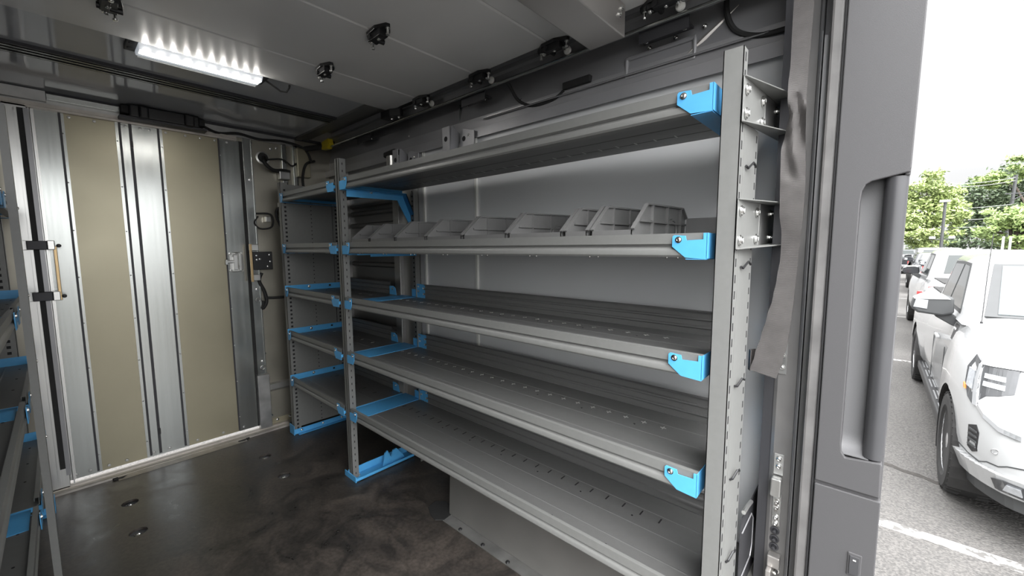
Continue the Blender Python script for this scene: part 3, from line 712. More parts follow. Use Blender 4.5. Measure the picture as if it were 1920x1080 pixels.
# ================================================================ CEILING LAMP
lp = empty('ceiling_lamp', (-2.365, .51, 2.24), 'lit white strip lamp on the ceiling above the bulkhead door', 'ceiling lamp')
MB().box(-2.436, -2.303, .252, .772, 2.246, 2.262).build('lamp_base', M['groove'], lp, bevel=.003)
b = MB(); b.prism([(-2.425, 2.247), (-2.412, 2.226), (-2.325, 2.222), (-2.308, 2.240), (-2.308, 2.247)], 1, .286, .742); b.build('lens', M['lens'], lp, bevel=.004)
b = MB()
for x in (-2.41, -2.37): b.box(x - .0015, x + .0015, .292, .736, 2.2195, 2.225)
b.build('lens_rib', M['trimw'], lp)
for k in range(10):
    y = .312 + k * .0455
    MB().lathe((-2.330, y, 2.2235), (0.3, 0, -1), [(.0095, 0), (.008, .004), (.002, .006)], 12).build('diode', M['led'], lp, smooth=True)
for x in (-2.34, -2.40): MB().lathe((x, .268, 2.246), (0, 0, -1), [(.010, 0), (.009, .003), (.002, .004)], 12).build('screw', M['groove'], lp, smooth=True)
b = MB(); b.tube([(-2.34, .765, 2.24), (-2.34, .80, 2.222), (-2.34, .83, 2.207), (-2.33, .855, 2.207), (-2.32, .865, 2.228), (-2.32, .868, 2.242)], .005); b.build('lamp_cable', M['rubber'], lp, smooth=True)

# floor anchors
for i, (x, y) in enumerate(ANCH):
    lab = ['round recessed floor anchor nearest the left rack and the bulkhead door', 'round recessed floor anchor nearest the left rack, the closer one to the camera', 'round recessed floor anchor by the right rack, the one closer to the bulkhead', 'round recessed floor anchor by the right rack foot, the closer one to the camera'][i]
    e = empty('floor_anchor', (x, y, -.03), lab, 'floor anchor', 'floor anchors in the black mat')
    MB().lathe((x, y, -.0298), (0, 0, 1), [(.0355, 0), (.034, .003), (.022, .004), (.020, .002), (.002, .002)], 24).build('cup', M['alub'], e, smooth=True)
    b = MB(); b.ring((x, y, -.0195), (0, .5, 1), .017, .0035, 20, 6); b.lathe((x + .0, y, -.026), (0, 0, 1), [(.009, 0), (.009, .007), (.003, .008)], 6); b.build('ring', M['zinc'], e, smooth=True)

# ================================================================ REAR JAMB
YJ = 1.40
jb = empty('trim_4', (-.15, YJ, 0)); struct(jb)
MB().box(-.232, -.205, YJ + .01, YR + .02, -.06, 2.36).build('jamb_return', M['groove'], jb)
b = MB(); b.sheet([(-.205, YJ + .05), (-.205, YJ + .006), (-.196, YJ), (-.150, YJ), (-.146, YJ + .004)], 2, -.06, 2.36, .002); b.build('jamb_post', M['jamb'], jb, smooth=False)
b = MB(); b.box(-.149, -.140, YJ - .012, YJ + .02, -.06, 2.36); b.build('jamb_edge', M['pillars'], jb, bevel=.003)
# vertical track
b = MB()
b.sheet([(-.140, YJ - .02), (-.140, YJ + .012), (-.108, YJ + .016), (-.108, YJ - .006), (-.104, YJ - .010)], 2, -.06, 1.96, .003)
b.box(-.130, -.127, YJ - .002, YJ + .012, -.06, 1.96); b.box(-.118, -.1165, YJ + .0, YJ + .012, -.06, 1.96)
vt = b.build('vertical_track', M['track'], jb)
for z in (1.42, 1.02, 1.75, .60): bolt(vt, (-.100, YJ - .04, z), (0, -1, 0), .006, .004, mt=M['groove'])
MB().box(-.108, -.088, YJ - .040, YJ + .04, -.06, 2.36).build('track_cover', M['track'], jb)
# weather strip against the pillar
MB().box(-.119, -.092, 1.308, 1.36, -.06, 2.36).build('weather_strip', M['seal'], jb, bevel=.006)
MB().box(-.0925, -.0885, 1.304, 1.36, -.06, 2.36).build('seam_gap', M['slotm'], jb)
b = MB(); b.box(-.230, -.08, YJ + .045, YR + .1, -.06, 2.36); b.build('jamb_core', M['darkst'], jb)
# lower inner corner: dark sheet, tube and round gear
b = MB(); b.box(-.250, -.247, 1.28, YR, .0, .60); o = b.build('corner_sheet', M['groove'], jb)
MB().ring((-.244, 1.50, .42), (1, 0, 0), .055, .009).build('tyre_shaped_grommet', M['rubber'], jb, smooth=True)
b = MB(); b.tube([(-.244, 1.28, .56), (-.244, 1.40, .56), (-.244, 1.43, .53), (-.244, 1.43, .44), (-.244, 1.41, .41), (-.244, 1.28, .41)], .002); b.build('pressed_outline', M['darkst'], jb, smooth=True)
b = MB(); b.tube([(-.243, 1.28, .625), (-.243, 1.33, .620), (-.243, 1.38, .610)], .006); b.build('sheet_edge', M['alub'], jb, smooth=True)
# small plates on the wall between rack and jamb
b = MB(); b.box(-.262, -.215, YR - .02, YR, .995, 1.010); b.box(-.262, -.215, YR - .02, YR, 1.03, 1.035); b.build('rail_end', M['rackgrey'], jb)

# bolted hinge plates on the jamb
def plate(x0, x1, z0, z1, bolts, lab, y=YJ):
    e = empty('strike_plate', (x0, y, z0), lab, 'metal plate')
    MB().box(x0, x1, y - .004, y - .0005, z0, z1).build('plate', M['galv'], e, bevel=.001)
    for z in bolts: bolt(e, ((x0 + x1) / 2, y - .004, z), (0, -1, 0), .0065, .006)
    return e
plate(-.200, -.176, 1.025, 1.135, (1.118, 1.080, 1.045), 'zinc plate with three bolts on the jamb behind the hanging strap')
plate(-.193, -.168, .715, .780, (.765, .742), 'zinc plate with two bolts above the square latch block on the jamb')
lt = empty('latch_block', (-.18, YJ, .66), 'square cast metal latch block bolted low on the door jamb', 'latch')
MB().box(-.195, -.168, YJ - .030, YJ - .004, .655, .712).build('block', M['alub'], lt, bevel=.004)
MB().box(-.190, -.168, YJ - .004, YJ - .0005, .552, .655).build('plate', M['galv'], lt, bevel=.001)
for z in (.630, .612, .580, .560): bolt(lt, (-.179, YJ - .004, z), (0, -1, 0), .0065, .007)
MB().box(-.183, -.176, YJ - .010, YJ - .004, .600, .640).build('spring_pin', M['zinc'], lt)
for k, z in enumerate((.535, .508, .482)):
    e = MB().lathe((-.180, YJ - .0005, z), (0, -1, 0), [(.0125, 0), (.0125, .003), (.009, .004), (.006, .002), (.005, .012), (.002, .013)], 14).build('rubber_bumper', M['groove'], None, smooth=True)
    tag(e, ['topmost of the three round dark studs low on the jamb', 'middle of the three round dark studs low on the jamb', 'lowest of the three round dark studs low on the jamb'][k], 'stud', 'round studs on the jamb')
e = empty('door_catch', (-.18, YJ, .40), 'rusty stepped metal catch at the very bottom of the jamb', 'catch')
MB().box(-.192, -.160, YJ - .03, YJ - .001, .430, .466).build('catch_plate', M['beam'], e, bevel=.003)
MB().box(-.192, -.178, YJ - .05, YJ - .001, .36, .430).build('catch_arm', M['beam'], e, bevel=.003)
bolt(e, (-.172, YJ - .001, .41), (0, -1, 0), .008, .02)
e = empty('latch_hook', (-.11, YJ, .47), 'small worn metal hook in a slot of the vertical door track', 'hook')
MB().box(-.106, -.094, YJ - .045, YJ - .040, .445, .500).build('slot_plate', M['slotm'], e)
MB().box(-.103, -.096, YJ - .055, YJ - .045, .450, .490).build('hook', M['goldrod'], e, bevel=.002)

# exterior corner pillar with grab handle recess
pc = empty('corner_pillar', (-.02, 1.3, 0), 'dark grey plastic rear corner pillar cover with a recessed grab bar', 'pillar')
X0, X1_ = -.088, .046; YP = 1.30
b = MB()
b.prism([(X0, 1.575), (X0, 2.4), (X1_ + .004, 2.4), (X1_, 1.575), (X1_ - .004, 1.566), (-.020, 1.552), (-.030, 1.545), (-.036, 1.53), (-.038, 1.50), (-.0385, .90), (-.036, .875), (-.028, .862), (X1_ - .006, .8695), (X1_ - .004, .781), (X0 + .002, .781)], 1, YP, YP + .012)
b.box(X0, X1_, YP + .05, YP + .10, -.4, 2.4)
b.box(X0, X0 + .01, YP + .01, YP + .06, -.4, 2.4); b.box(X1_ - .010, X1_, YP + .01, YP + .06, 1.56, 2.4)
b.box(X0, X1_ - .004, YP + .008, YP + .06, .76, .862); b.box(X0, X1_, YP + .008, YP + .055, 1.566, 1.60)
b.box(-.048, -.038, YP + .008, YP + .055, .86, 1.57)
up = b.build('upper_cover', M['pillar'], pc, bevel=.0025)
b = MB(); b.prism([(X0 + .002, .772), (X1_ - .001, .772), (X1_, .25), (X1_, -.4), (X0 + .002, -.4)], 1, YP, YP + .012); b.box(X0, X1_ - .002, YP + .008, YP + .06, -.4, .76)
lw = b.build('lower_cover', M['pillar'], pc, bevel=.0025)
# scooped recess lining
b = MB(); prof = []
for i in range(9):
    a = math.pi / 2 * i / 8; prof.append((YP + .006 + .040 * math.sin(a), .868 + .05 * (1 - math.cos(a))))
b.sheet(prof + [(YP + .046, 1.56)], 0, -.0385, .016, .002); b.build('recess_lining', M['pillars'], pc, smooth=True)
b = MB()
pts = []
for i in range(13):
    a = -math.pi * .95 + math.pi * 1.0 * i / 12; pts.append((.024 + .020 * math.cos(a), YP + .024 + .020 * math.sin(a)))
pts += [(.042, YP + .048), (.005, YP + .048)]
b.prism(pts, 2, .872, 1.560); b.build('grab_bar', M['grab'], pc, smooth=True)
# switch on the lower cover
b = MB(); b.box(-.008, .020, YP - .003, YP + .001, .555, .618); sw = b.build('latch_button', M['pillar'], pc, bevel=.002)
MB().box(-.004, .016, YP - .006, YP - .003, .560, .612).build('button_face', M['grab'], sw, bevel=.002)
MB().box(.003, .009, YP - .0065, YP - .006, .600, .603).build('white_mark', M['white'], sw)

# ================================================================ PULL STRAP
rows = [(-.200, -.157, 2.10, 0, 0), (-.200, -.157, 2.02, 0, 0), (-.200, -.158, 1.95, 0, .002), (-.199, -.160, 1.87, .0, .004), (-.201, -.161, 1.82, -.004, .010), (-.199, -.161, 1.78, -.012, .012), (-.197, -.157, 1.745, .012, -.014),
        (-.203, -.156, 1.70, .010, -.012), (-.207, -.156, 1.65, -.012, .006), (-.206, -.153, 1.60, -.010, .012), (-.206, -.151, 1.55, .0, .004), (-.204, -.151, 1.49, 0, .002), (-.197, -.153, 1.43, .006, 0), (-.196, -.156, 1.37, .002, .002),
        (-.201, -.158, 1.31, -.002, .004), (-.207, -.160, 1.26, -.004, .004), (-.219, -.163, 1.20, -.004, .002), (-.230, -.167, 1.15, -.002, .004), (-.243, -.176, 1.09, -.004, .004), (-.253, -.188, 1.045, -.006, .0)]
def strap(rows):
    b = MB(); nx = 8; ny = []
    # refine rows
    rr = []
    for i in range(len(rows) - 1):
        for k in range(4):
            t = k / 4; t2 = t * t * (3 - 2 * t)
            rr.append(tuple(rows[i][j] * (1 - (t if j == 2 else t2)) + rows[i + 1][j] * (t if j == 2 else t2) for j in range(5)))
    rr.append(rows[-1])
    v = []
    for (xl, xr, z, yl, yr) in rr:
        for k in range(nx + 1):
            t = k / nx
            fold = .010 * math.sin(math.pi * t) * (1 if 1.58 < z < 1.80 else 0) * math.sin((z - 1.58) * 28 + t * 5)
            v.append((xl + (xr - xl) * t, 1.315 + yl + (yr - yl) * t + fold, z - .014 * t * max(0, (1.25 - z) / .2)))
    n = len(rr); off = len(v); v2 = [(x, y + .003, z) for x, y, z in v]
    f = []
    for i in range(n - 1):
        for k in range(nx):
            a = i * (nx + 1) + k; f.append((a, a + 1, a + nx + 2, a + nx + 1)); f.append((off + a, off + a + nx + 1, off + a + nx + 2, off + a + 1))
    for i in range(n - 1):
        for k in (0, nx):
            a = i * (nx + 1) + k; f.append((a, a + nx + 1, off + a + nx + 1, off + a))
    for i in (0, n - 1):
        for k in range(nx):
            a = i * (nx + 1) + k; f.append((a, a + 1, off + a + 1, off + a))
    b.add(v + v2, f); return b
st = strap(rows).build('pull_strap', M['web'], None, smooth=True)
tag(st, 'grey woven webbing pull strap hanging twisted beside the door jamb', 'strap')
b = MB(); b.sheet([(-.253, 1.318), (-.260, 1.330), (-.250, 1.345), (-.215, 1.352)], 2, 1.04, 1.10, .002)
b.build('folded_end', M['web'], st)



# ================================================================ OUTSIDE
GZ = -0.62
def asphalt():
    mm = D.materials.new('worn_asphalt'); mm.use_nodes = True; t = mm.node_tree; b = t.nodes['Principled BSDF']; b.inputs['Roughness'].default_value = .85
    g = N(t, 'ShaderNodeTexCoord')
    n1 = N(t, 'ShaderNodeTexNoise'); n1.inputs['Scale'].default_value = .35; n1.inputs['Detail'].default_value = 7
    n2 = N(t, 'ShaderNodeTexVoronoi'); n2.inputs['Scale'].default_value = 55
    n3 = N(t, 'ShaderNodeTexNoise'); n3.inputs['Scale'].default_value = 75; n3.inputs['Detail'].default_value = 5
    for n in (n1, n2, n3): t.links.new(g.outputs['Object'], n.inputs['Vector'])
    c = N(t, 'ShaderNodeValToRGB'); c.color_ramp.elements[0].position = .35; c.color_ramp.elements[0].color = (.070, .067, .064, 1); c.color_ramp.elements[1].position = .65; c.color_ramp.elements[1].color = (.105, .101, .097, 1)
    t.links.new(n1.outputs['Fac'], c.inputs[0])
    c3 = N(t, 'ShaderNodeValToRGB'); c3.color_ramp.elements[0].position = .38; c3.color_ramp.elements[0].color = (.6, .6, .6, 1); c3.color_ramp.elements[1].position = .62; c3.color_ramp.elements[1].color = (1.35, 1.33, 1.3, 1)
    t.links.new(n3.outputs['Fac'], c3.inputs[0])
    mx = N(t, 'ShaderNodeMix', data_type='RGBA', blend_type='MULTIPLY'); mx.inputs[0].default_value = .75
    t.links.new(c.outputs[0], mx.inputs[6]); t.links.new(c3.outputs[0], mx.inputs[7]); t.links.new(mx.outputs[2], b.inputs['Base Color'])
    bp = N(t, 'ShaderNodeBump'); bp.inputs['Strength'].default_value = .6; bp.inputs['Distance'].default_value = .01
    t.links.new(n2.outputs['Distance'], bp.inputs['Height']); t.links.new(bp.outputs[0], b.inputs['Normal'])
    return mm
M['asphalt'] = asphalt()
struct(MB().box(-60, 90, -70, 110, GZ - .2, GZ).build('parking_lot', M['asphalt']))
def paint():
    mm = mat('worn_white_road_paint', (0.62, 0.61, 0.58), .8, 0, .05, 20)
    t = mm.node_tree; b = t.nodes['Principled BSDF']
    n = N(t, 'ShaderNodeTexNoise'); n.inputs['Scale'].default_value = 22; n.inputs['Detail'].default_value = 8
    g = N(t, 'ShaderNodeTexCoord'); t.links.new(g.outputs['Object'], n.inputs['Vector'])
    c = N(t, 'ShaderNodeValToRGB'); c.color_ramp.elements[0].position = .42; c.color_ramp.elements[0].color = (.10, .096, .092, 1); c.color_ramp.elements[1].position = .54; c.color_ramp.elements[1].color = (.42, .41, .39, 1)
    t.links.new(n.outputs['Fac'], c.inputs[0]); t.links.new(c.outputs[0], b.inputs['Base Color']); return mm
M['paint'] = paint()
for k, (y, x0, x1, wd) in enumerate(((3.88, -3, 14, .11), (9.78, -3, 30, .10), (15.9, -3, 30, .10), (21.5, -4, 30, .10), (31.5, -4, 30, .12))):
    struct(MB().box(x0, x1, y - wd / 2, y + wd / 2, GZ, GZ + .004).build('trim_%d' % (5 + k), M['paint']))
# tarred crack
b = MB(); pts = [(.05, 5.02), (.12, 4.99), (.22, 4.98), (.30, 4.93), (.40, 4.92), (.50, 4.86), (.62, 4.87), (.75, 4.82)]
for i in range(len(pts) - 1):
    (xa, ya), (xb, yb) = pts[i], pts[i + 1]
    b.add([(xa, ya - .03, GZ + .002), (xb, yb - .035, GZ + .002), (xb, yb + .03, GZ + .002), (xa, ya + .035, GZ + .002)], [(0, 1, 2, 3)])
M['tar'] = mat('tar_crack', (.042, .038, .034), .8, 0, .3, 40)
struct(b.build('trim_10', M['tar']))

M['cwhite'] = mat('white_car_paint', (.36, .365, .365), .22, 0, .01, 3, coat=.6)
M['cgrey'] = mat('silver_car_paint', (.35, .36, .37), .28, .5, .02, 3, coat=.5)
M['cblack'] = mat('black_car_paint', (.02, .022, .025), .2, 0, .02, 3, coat=.6)
M['tint'] = mat('tinted_car_glass', (.03, .036, .035), .06, 0, .05, 3, spec=.35)
M['screen'] = mat('windscreen_glass', (.10, .12, .125), .08, 0, .06, 2, spec=.3)
M['trimg'] = mat('grey_mirror_plastic', (.045, .047, .048), .5)
M['tyre'] = mat('tyre_rubber', (.018, .0175, .017), .8, 0, .2, 30, bump=.3)
M['chrome'] = mat('satin_chrome', (.72, .73, .74), .18, 1, .03)
M['lampd'] = mat('dark_headlamp_glass', (.05, .052, .055), .12, .2, .1, 12, coat=.6)
M['lampc'] = mat('clear_lamp_glass', (.5, .52, .54), .15, .6, .15, 40)
M['red'] = mat('red_lamp_glass', (.55, .02, .02), .2, 0, .05, coat=.5)
M['orange'] = mat('orange_reflector', (.7, .22, .05), .3)

PLAN = [(0, 0), (.30, .005), (.55, .02), (.74, .065), (.84, .12), (.91, .22), (.965, .35), (1.0, .52), (1.03, .85), (1.03, 1.38), (.965, 1.62), (.965, 4.0), (1.03, 4.4), (1.03, 5.1), (1.01, 5.55), (.95, 5.80), (.70, 5.86), (0, 5.88)]
# height, side inset, front setback, rear setback
RINGS = [(.36, .07, .05, .05), (.46, .02, .0, .0), (.62, .0, .0, .0), (.80, .0, .03, .0), (.92, .004, .10, .0), (1.02, .010, .20, .0), (1.13, .030, .30, .0), (1.20, .065, .36, .02), (1.27, .13, .44, .06)]
def surf(i, h, L, off=0.0, side=-1):
    # point on the body shell: plan index i (float), height h
    k = 0
    while k < len(RINGS) - 2 and h > RINGS[k + 1][0]: k += 1
    a, b = RINGS[k], RINGS[k + 1]; t = (h - a[0]) / (b[0] - a[0]); t = max(0, min(1, t))
    ins, fs, rs = (a[j] + (b[j] - a[j]) * t for j in (1, 2, 3))
    j = min(int(i), len(PLAN) - 2); q = i - j
    u = PLAN[j][0] * (1 - q) + PLAN[j + 1][0] * q; y = PLAN[j][1] * (1 - q) + PLAN[j + 1][1] * q
    du = PLAN[j + 1][0] - PLAN[j][0]; dy = PLAN[j + 1][1] - PLAN[j][1]; l = math.hypot(du, dy); nx, ny = dy / l, -du / l
    y *= L / 5.88 if y > 4.2 else 1
    y += fs * max(0, 1 - y / 1.0) - rs * max(0, 1 - (L - y) / .8)
    u = u - ins * min(1, u / .9)
    if h > 1.13: h = h + (h - 1.13) * .0 + (.06 * max(0, min(1, y / 1.5)))
    return (side * (u + nx * off), y + ny * off, h)
def patch(mb, pts, L, off, th=.012, side=-1):
    v = [surf(i, h, L, off, side) for i, h in pts] + [surf(i, h, L, off - th, side) for i, h in pts]; n = len(pts)
    mb.add(v, [tuple(range(n)), tuple(range(2 * n - 1, n - 1, -1))] + [(k, (k + 1) % n, n + (k + 1) % n, n + k) for k in range(n)])
def ribbon(mb, line, L, off, wdt, th=.012, side=-1):
    # strip of constant vertical width following the shell, finely divided
    P = []
    for k in range(len(line) - 1):
        for t in range(4):
            P.append([line[k][j] * (1 - t / 4) + line[k + 1][j] * t / 4 for j in (0, 1)])
    P.append(list(line[-1]))
    for k in range(len(P) - 1):
        patch(mb, [(P[k][0], P[k][1]), (P[k + 1][0], P[k + 1][1]), (P[k + 1][0], P[k + 1][1] + wdt), (P[k][0], P[k][1] + wdt)], L, off, th, side)
def vehicle(name, label, cat, cx, y, flip, paintm, kind='pickup', L=5.88, H=1.92, group=None, detail=False, light_front=True):
    e = empty(name, (0, 0, 0), label, cat, group)
    wheel_y = (.95, L - 1.20)
    b = MB(); n = len(PLAN); m_ = []
    idx = [(i, -1) for i in range(n)] + [(i, 1) for i in range(n - 2, 0, -1)]
    # finer plan at the corner
    K = len(RINGS); NN = len(idx); v = []
    for h, *_ in RINGS:
        for i, s in idx: v.append(surf(min(i, n - 1 - 1e-6), h, L, 0, s))
    f = [(k * NN + j, k * NN + (j + 1) % NN, (k + 1) * NN + (j + 1) % NN, (k + 1) * NN + j) for k in range(K - 1) for j in range(NN)]
    f.append(tuple(range(NN)))
    o_ = (K - 1) * NN
    for j in range(0, n - 1):      # hood and deck strips across
        a, c_ = o_ + j, o_ + j + 1; a2, c2 = o_ + (NN - j) % NN, o_ + (NN - j - 1) % NN
        q = [a, c_, c2, a2]; q = [x for i, x in enumerate(q) if x not in q[:i]]
        if len(q) > 2: f.append(tuple(q))
    b.add(v, f)
    body = b.build('body', [paintm, M['tyre']], e)
    cc = MB(); cc.mi = 0
    for wy in wheel_y:
        for s in (-1, 1): cc.cyl((s * .70, wy, .40), (s * 1.2, wy, .40), .475, n=36)
    cut(body, cc.build('c', M['tyre']))
    for p in body.data.polygons: p.use_smooth = True
    try: body.data.set_sharp_from_angle(angle=math.radians(30))
    except Exception: pass
    if len(body.data.materials) < 2: body.data.materials.append(M['tyre'])
    for wy in wheel_y:
        for s in (-1, 1):
            b = MB(); pts = []
            for k in range(21):
                a = math.pi * (-.15 + 1.3 * k / 20)
                pts.append((wy + .472 * math.cos(a), .40 + .472 * math.sin(a)))
            b.sheet([p for p in pts], 0, s * .70, s * 1.02, .004)
            b.build('arch_liner', M['tyre'], body)
    b = MB(); b.box(-.80, .80, .5, L - .4, .30, .60); b.build('underbody', M['tyre'], e)
    for wy in wheel_y:
        for s in (-1, 1):
            t = MB(); t.lathe((s * .76, wy, .405), (s, 0, 0), [(.26, 0), (.37, .0), (.400, .02), (.405, .06), (.405, .20), (.398, .24), (.37, .262), (.29, .262), (.275, .25), (.26, .24)], 36)
            if detail:
                for k in range(40):
                    a = 2 * math.pi * k / 40; ca, sa = math.cos(a), math.sin(a)
                    t.cyl((s * .77, wy + .402 * ca, .405 + .402 * sa), (s * .84, wy + .404 * math.cos(a + .06), .405 + .404 * math.sin(a + .06)), .009, n=4)
                    t.cyl((s * .93, wy + .404 * ca, .405 + .404 * sa), (s * 1.015, wy + .392 * math.cos(a + .05), .405 + .392 * math.sin(a + .05)), .010, n=4)
            w_ = t.build('wheel', M['tyre'], e, smooth=True)
            r = MB(); r.lathe((s * .90, wy, .405), (s, 0, 0), [(.03, 0), (.268, .0), (.272, .10), (.262, .105), (.258, .05), (.10, .06), (.06, .10), (.02, .105)], 30)
            for k in range(6):
                a = math.pi * 2 * k / 6; ca, sa = math.cos(a), math.sin(a)
                r.add([(s * (1.0), wy + ca * .05 - sa * .035 * q1, .405 + sa * .05 + ca * .035 * q1) for q1 in (-1, 1)] + [(s * (.995), wy + ca * .26 - sa * .045 * q1, .405 + sa * .26 + ca * .045 * q1) for q1 in (1, -1)] +
                      [(s * (.95), wy + ca * .05 - sa * .035 * q1, .405 + sa * .05 + ca * .035 * q1) for q1 in (-1, 1)] + [(s * (.95), wy + ca * .26 - sa * .045 * q1, .405 + sa * .26 + ca * .045 * q1) for q1 in (1, -1)],
                      [(0, 1, 2, 3), (4, 5, 6, 7), (0, 1, 5, 4), (1, 2, 6, 5), (2, 3, 7, 6), (3, 0, 4, 7)])
            r.build('rim', M['chrome'], w_, smooth=True)
    # cab
    y0, y1 = 1.50, (3.95 if kind == 'pickup' else L - .12); ty0, ty1 = 2.38, (3.72 if kind == 'pickup' else L - .50); hb = 1.29
    ub, ut = .905, .735
    ring = []
    for (uu, ya, yb, h) in ((ub, y0, y1, hb), (ub - .03, y0 + .08, y1 - .02, hb + .08), (ut + .035, ty0 - .06, ty1 + .04, H - .075), (ut, ty0, ty1, H - .03), (ut - .12, ty0 + .16, ty1 - .14, H)):
        r = .10
        ring.append([(-uu, ya + r * 1.6, h), (-uu + r * .5, ya + r * .6, h), (-uu + r * 2.2, ya, h), (uu - r * 2.2, ya, h), (uu - r * .5, ya + r * .6, h), (uu, ya + r * 1.6, h), (uu, yb - r, h), (uu - r, yb, h), (-uu + r, yb, h), (-uu, yb - r, h)])
    b = MB(); v = [p for r in ring for p in r]; NR = 10
    f = [(k * NR + j, k * NR + (j + 1) % NR, (k + 1) * NR + (j + 1) % NR, (k + 1) * NR + j) for k in range(len(ring) - 1) for j in range(NR)] + [tuple(range(4 * NR, 5 * NR)), tuple(range(NR))]
    b.add(v, f); cab = b.build('cab', paintm, e, smooth=True)
    def sidept(yy, h, s, off):
        t = (h - hb - .08) / (H - .075 - hb - .08); return (s * (ub - .03 + (ut + .035 - ub + .03) * t + off), yy, h)
    def sidewin(poly, mt, nm, off=.006, par=None):
        for s in (-1, 1):
            v = [sidept(yy, h, s, off) for yy, h in poly] + [sidept(yy, h, s, off - .02) for yy, h in poly]; k = len(poly)
            MB().add(v, [tuple(range(k)), tuple(range(2 * k - 1, k - 1, -1))] + [(a, (a + 1) % k, k + (a + 1) % k, k + a) for a in range(k)]).build(nm, mt, par or cab)
    hw0, hw1 = hb + .10, H - .12
    sidewin([(2.00, hw0 - .04), (2.55, hw1 + .03), (3.02 if kind == 'pickup' else 2.95, hw1 + .04), (3.62 if kind == 'pickup' else L - .9, hw1 + .03), (3.72 if kind == 'pickup' else L - .55, hw0 - .03)], M['trimg'], 'window_trim', .004)
    sidewin([(2.08, hw0), (2.58, hw1), (2.86, hw1 + .01), (2.86, hw0)], M['tint'], 'side_window', .008)
    sidewin([(2.94, hw0), (2.94, hw1 + .01), (3.55 if kind == 'pickup' else 3.75, hw1), (3.62 if kind == 'pickup' else 3.80, hw0)], M['tint'], 'side_window', .008)
    if kind != 'pickup': sidewin([(3.9, hw0), (3.9, hw1), (L - 1.0, hw1), (L - .75, hw0)], M['tint'], 'side_window', .008)
    # windscreen
    def scr(poly, mt, nm, off, y_b, y_t, hbb, htt):
        v = []
        for dd in (off, off - .02):
            for u, t in poly: v.append((u, y_b + (y_t - y_b) * t - (dd if y_t > y_b else -dd), hbb + (htt - hbb) * t + dd * .6))
        k = len(poly)
        MB().add(v, [tuple(range(k)), tuple(range(2 * k - 1, k - 1, -1))] + [(a, (a + 1) % k, k + (a + 1) % k, k + a) for a in range(k)]).build(nm, mt, cab)
    scr([(-.78, .03), (.78, .03), (.66, .97), (-.66, .97)], M['trimg'], 'screen_surround', .008, y0 + .08, ty0 - .06, hb + .08, H - .075)
    scr([(-.70, .07), (.70, .07), (.61, .93), (-.61, .93)], M['screen'], 'windscreen', .012, y0 + .08, ty0 - .06, hb + .08, H - .075)
    scr([(-.66, .12), (.66, .12), (.60, .92), (-.60, .92)], M['tint'], 'rear_window', .012, y1 - .02, ty1 + .04, hb + .08, H - .075)
    if kind == 'pickup':
        b = MB(); b.box(-.80, .80, 4.05, L - .12, 1.325, 1.345); b.build('bed_cover', M['tyre'], e)
        b = MB(); b.box(-.80, .80, L - .03, L + .015, .78, 1.26); b.build('tailgate', paintm, e, bevel=.02)
    for s in (-1, 1):
        b = MB(); b.prism([(L - .25, .93), (L - .22, 1.27), (L - .02, 1.24), (L + .012, .93)], 0, s * .86, s * .99); b.build('tail_lamp', M['red'], e, bevel=.01)
    b = MB(); b.box(-.95, .95, L - .05, L + .06, .50, .66); b.build('rear_bumper', M['chrome'], e, bevel=.02)
    # mirrors, both sides
    for s in (-1, 1):
        b = MB(lambda x, y_, z: (s * x, y_, z))
        b.prism([(.86, 1.27), (.93, 1.335), (1.05, 1.34), (1.05, 1.30), (.93, 1.22), (.86, 1.19)], 1, 2.06, 2.20)
        mb_ = b.build('mirror_arm', M['trimg'], e, bevel=.01)
        b = MB(lambda x, y_, z: (s * x, y_, z)); b.prism([(.92, 1.34), (.93, 1.50), (1.02, 1.52), (1.16, 1.51), (1.215, 1.475), (1.235, 1.38), (1.18, 1.33), (1.0, 1.31)], 1, 2.02, 2.20)
        b.build('mirror_housing', M['trimg'] if detail else M['cblack'], mb_, bevel=.02)
        b = MB(lambda x, y_, z: (s * x, y_, z)); b.prism([(.95, 1.48), (1.0, 1.525), (1.16, 1.52), (1.22, 1.48), (1.21, 1.465)], 1, 2.01, 2.20); b.build('mirror_cap', paintm, mb_, bevel=.01)
        b = MB(lambda x, y_, z: (s * x, y_, z)); b.prism([(1.115, 1.375), (1.11, 1.465), (1.20, 1.475), (1.215, 1.39)], 1, 2.012, 2.03); b.build('mirror_glass', M['lampc'], mb_)
    # lamps, bumper, grille
    for s in (-1, 1):
        P = lambda pts, mt, nm, off, par=e: _mk(pts, mt, nm, off, par, s, L)
        hl = P([(3.6, 1.03), (3.6, 1.165), (4.6, 1.16), (5.6, 1.15), (6.5, 1.19), (6.75, 1.12), (6.6, 1.02), (6.3, .93), (5.9, .90), (5.0, .98), (4.3, 1.0)], M['lampd'], 'headlamp', .006)
        b = MB(); ribbon(b, [(5.55, 1.15), (5.6, 1.0), (5.55, .90), (5.0, .845), (4.2, .80), (3.3, .78)], L, .014, .028, .02, s); ribbon(b, [(2.8, 1.165), (4.0, 1.16), (5.0, 1.15), (5.7, 1.145)], L, .014, .018, .02, s)
        for k in range(3): patch(b, [(5.45 + .04 * k, .90 + .08 * k), (5.75, .90 + .08 * k), (5.75, .985 + .08 * k), (5.45 + .04 * k, .985 + .08 * k)], L, .016, .02, s)
        b.build('lamp_chrome', M['chrome'], hl)
        P([(4.0, 1.04), (4.0, 1.07), (5.2, 1.065), (5.2, 1.035)], M['lampc'], 'lamp_reflector', .012, hl)
        P([(4.0, 1.09), (4.0, 1.12), (5.2, 1.115), (5.2, 1.085)], M['lampc'], 'lamp_reflector', .012, hl)
        P([(5.9, .99), (5.9, 1.11), (6.45, 1.12), (6.4, 1.0)], M['lampc'], 'side_lens', .012, hl)
        P([(6.45, .97), (6.5, 1.0), (6.62, 1.01), (6.6, .975)], M['orange'], 'side_reflector', .014, hl)
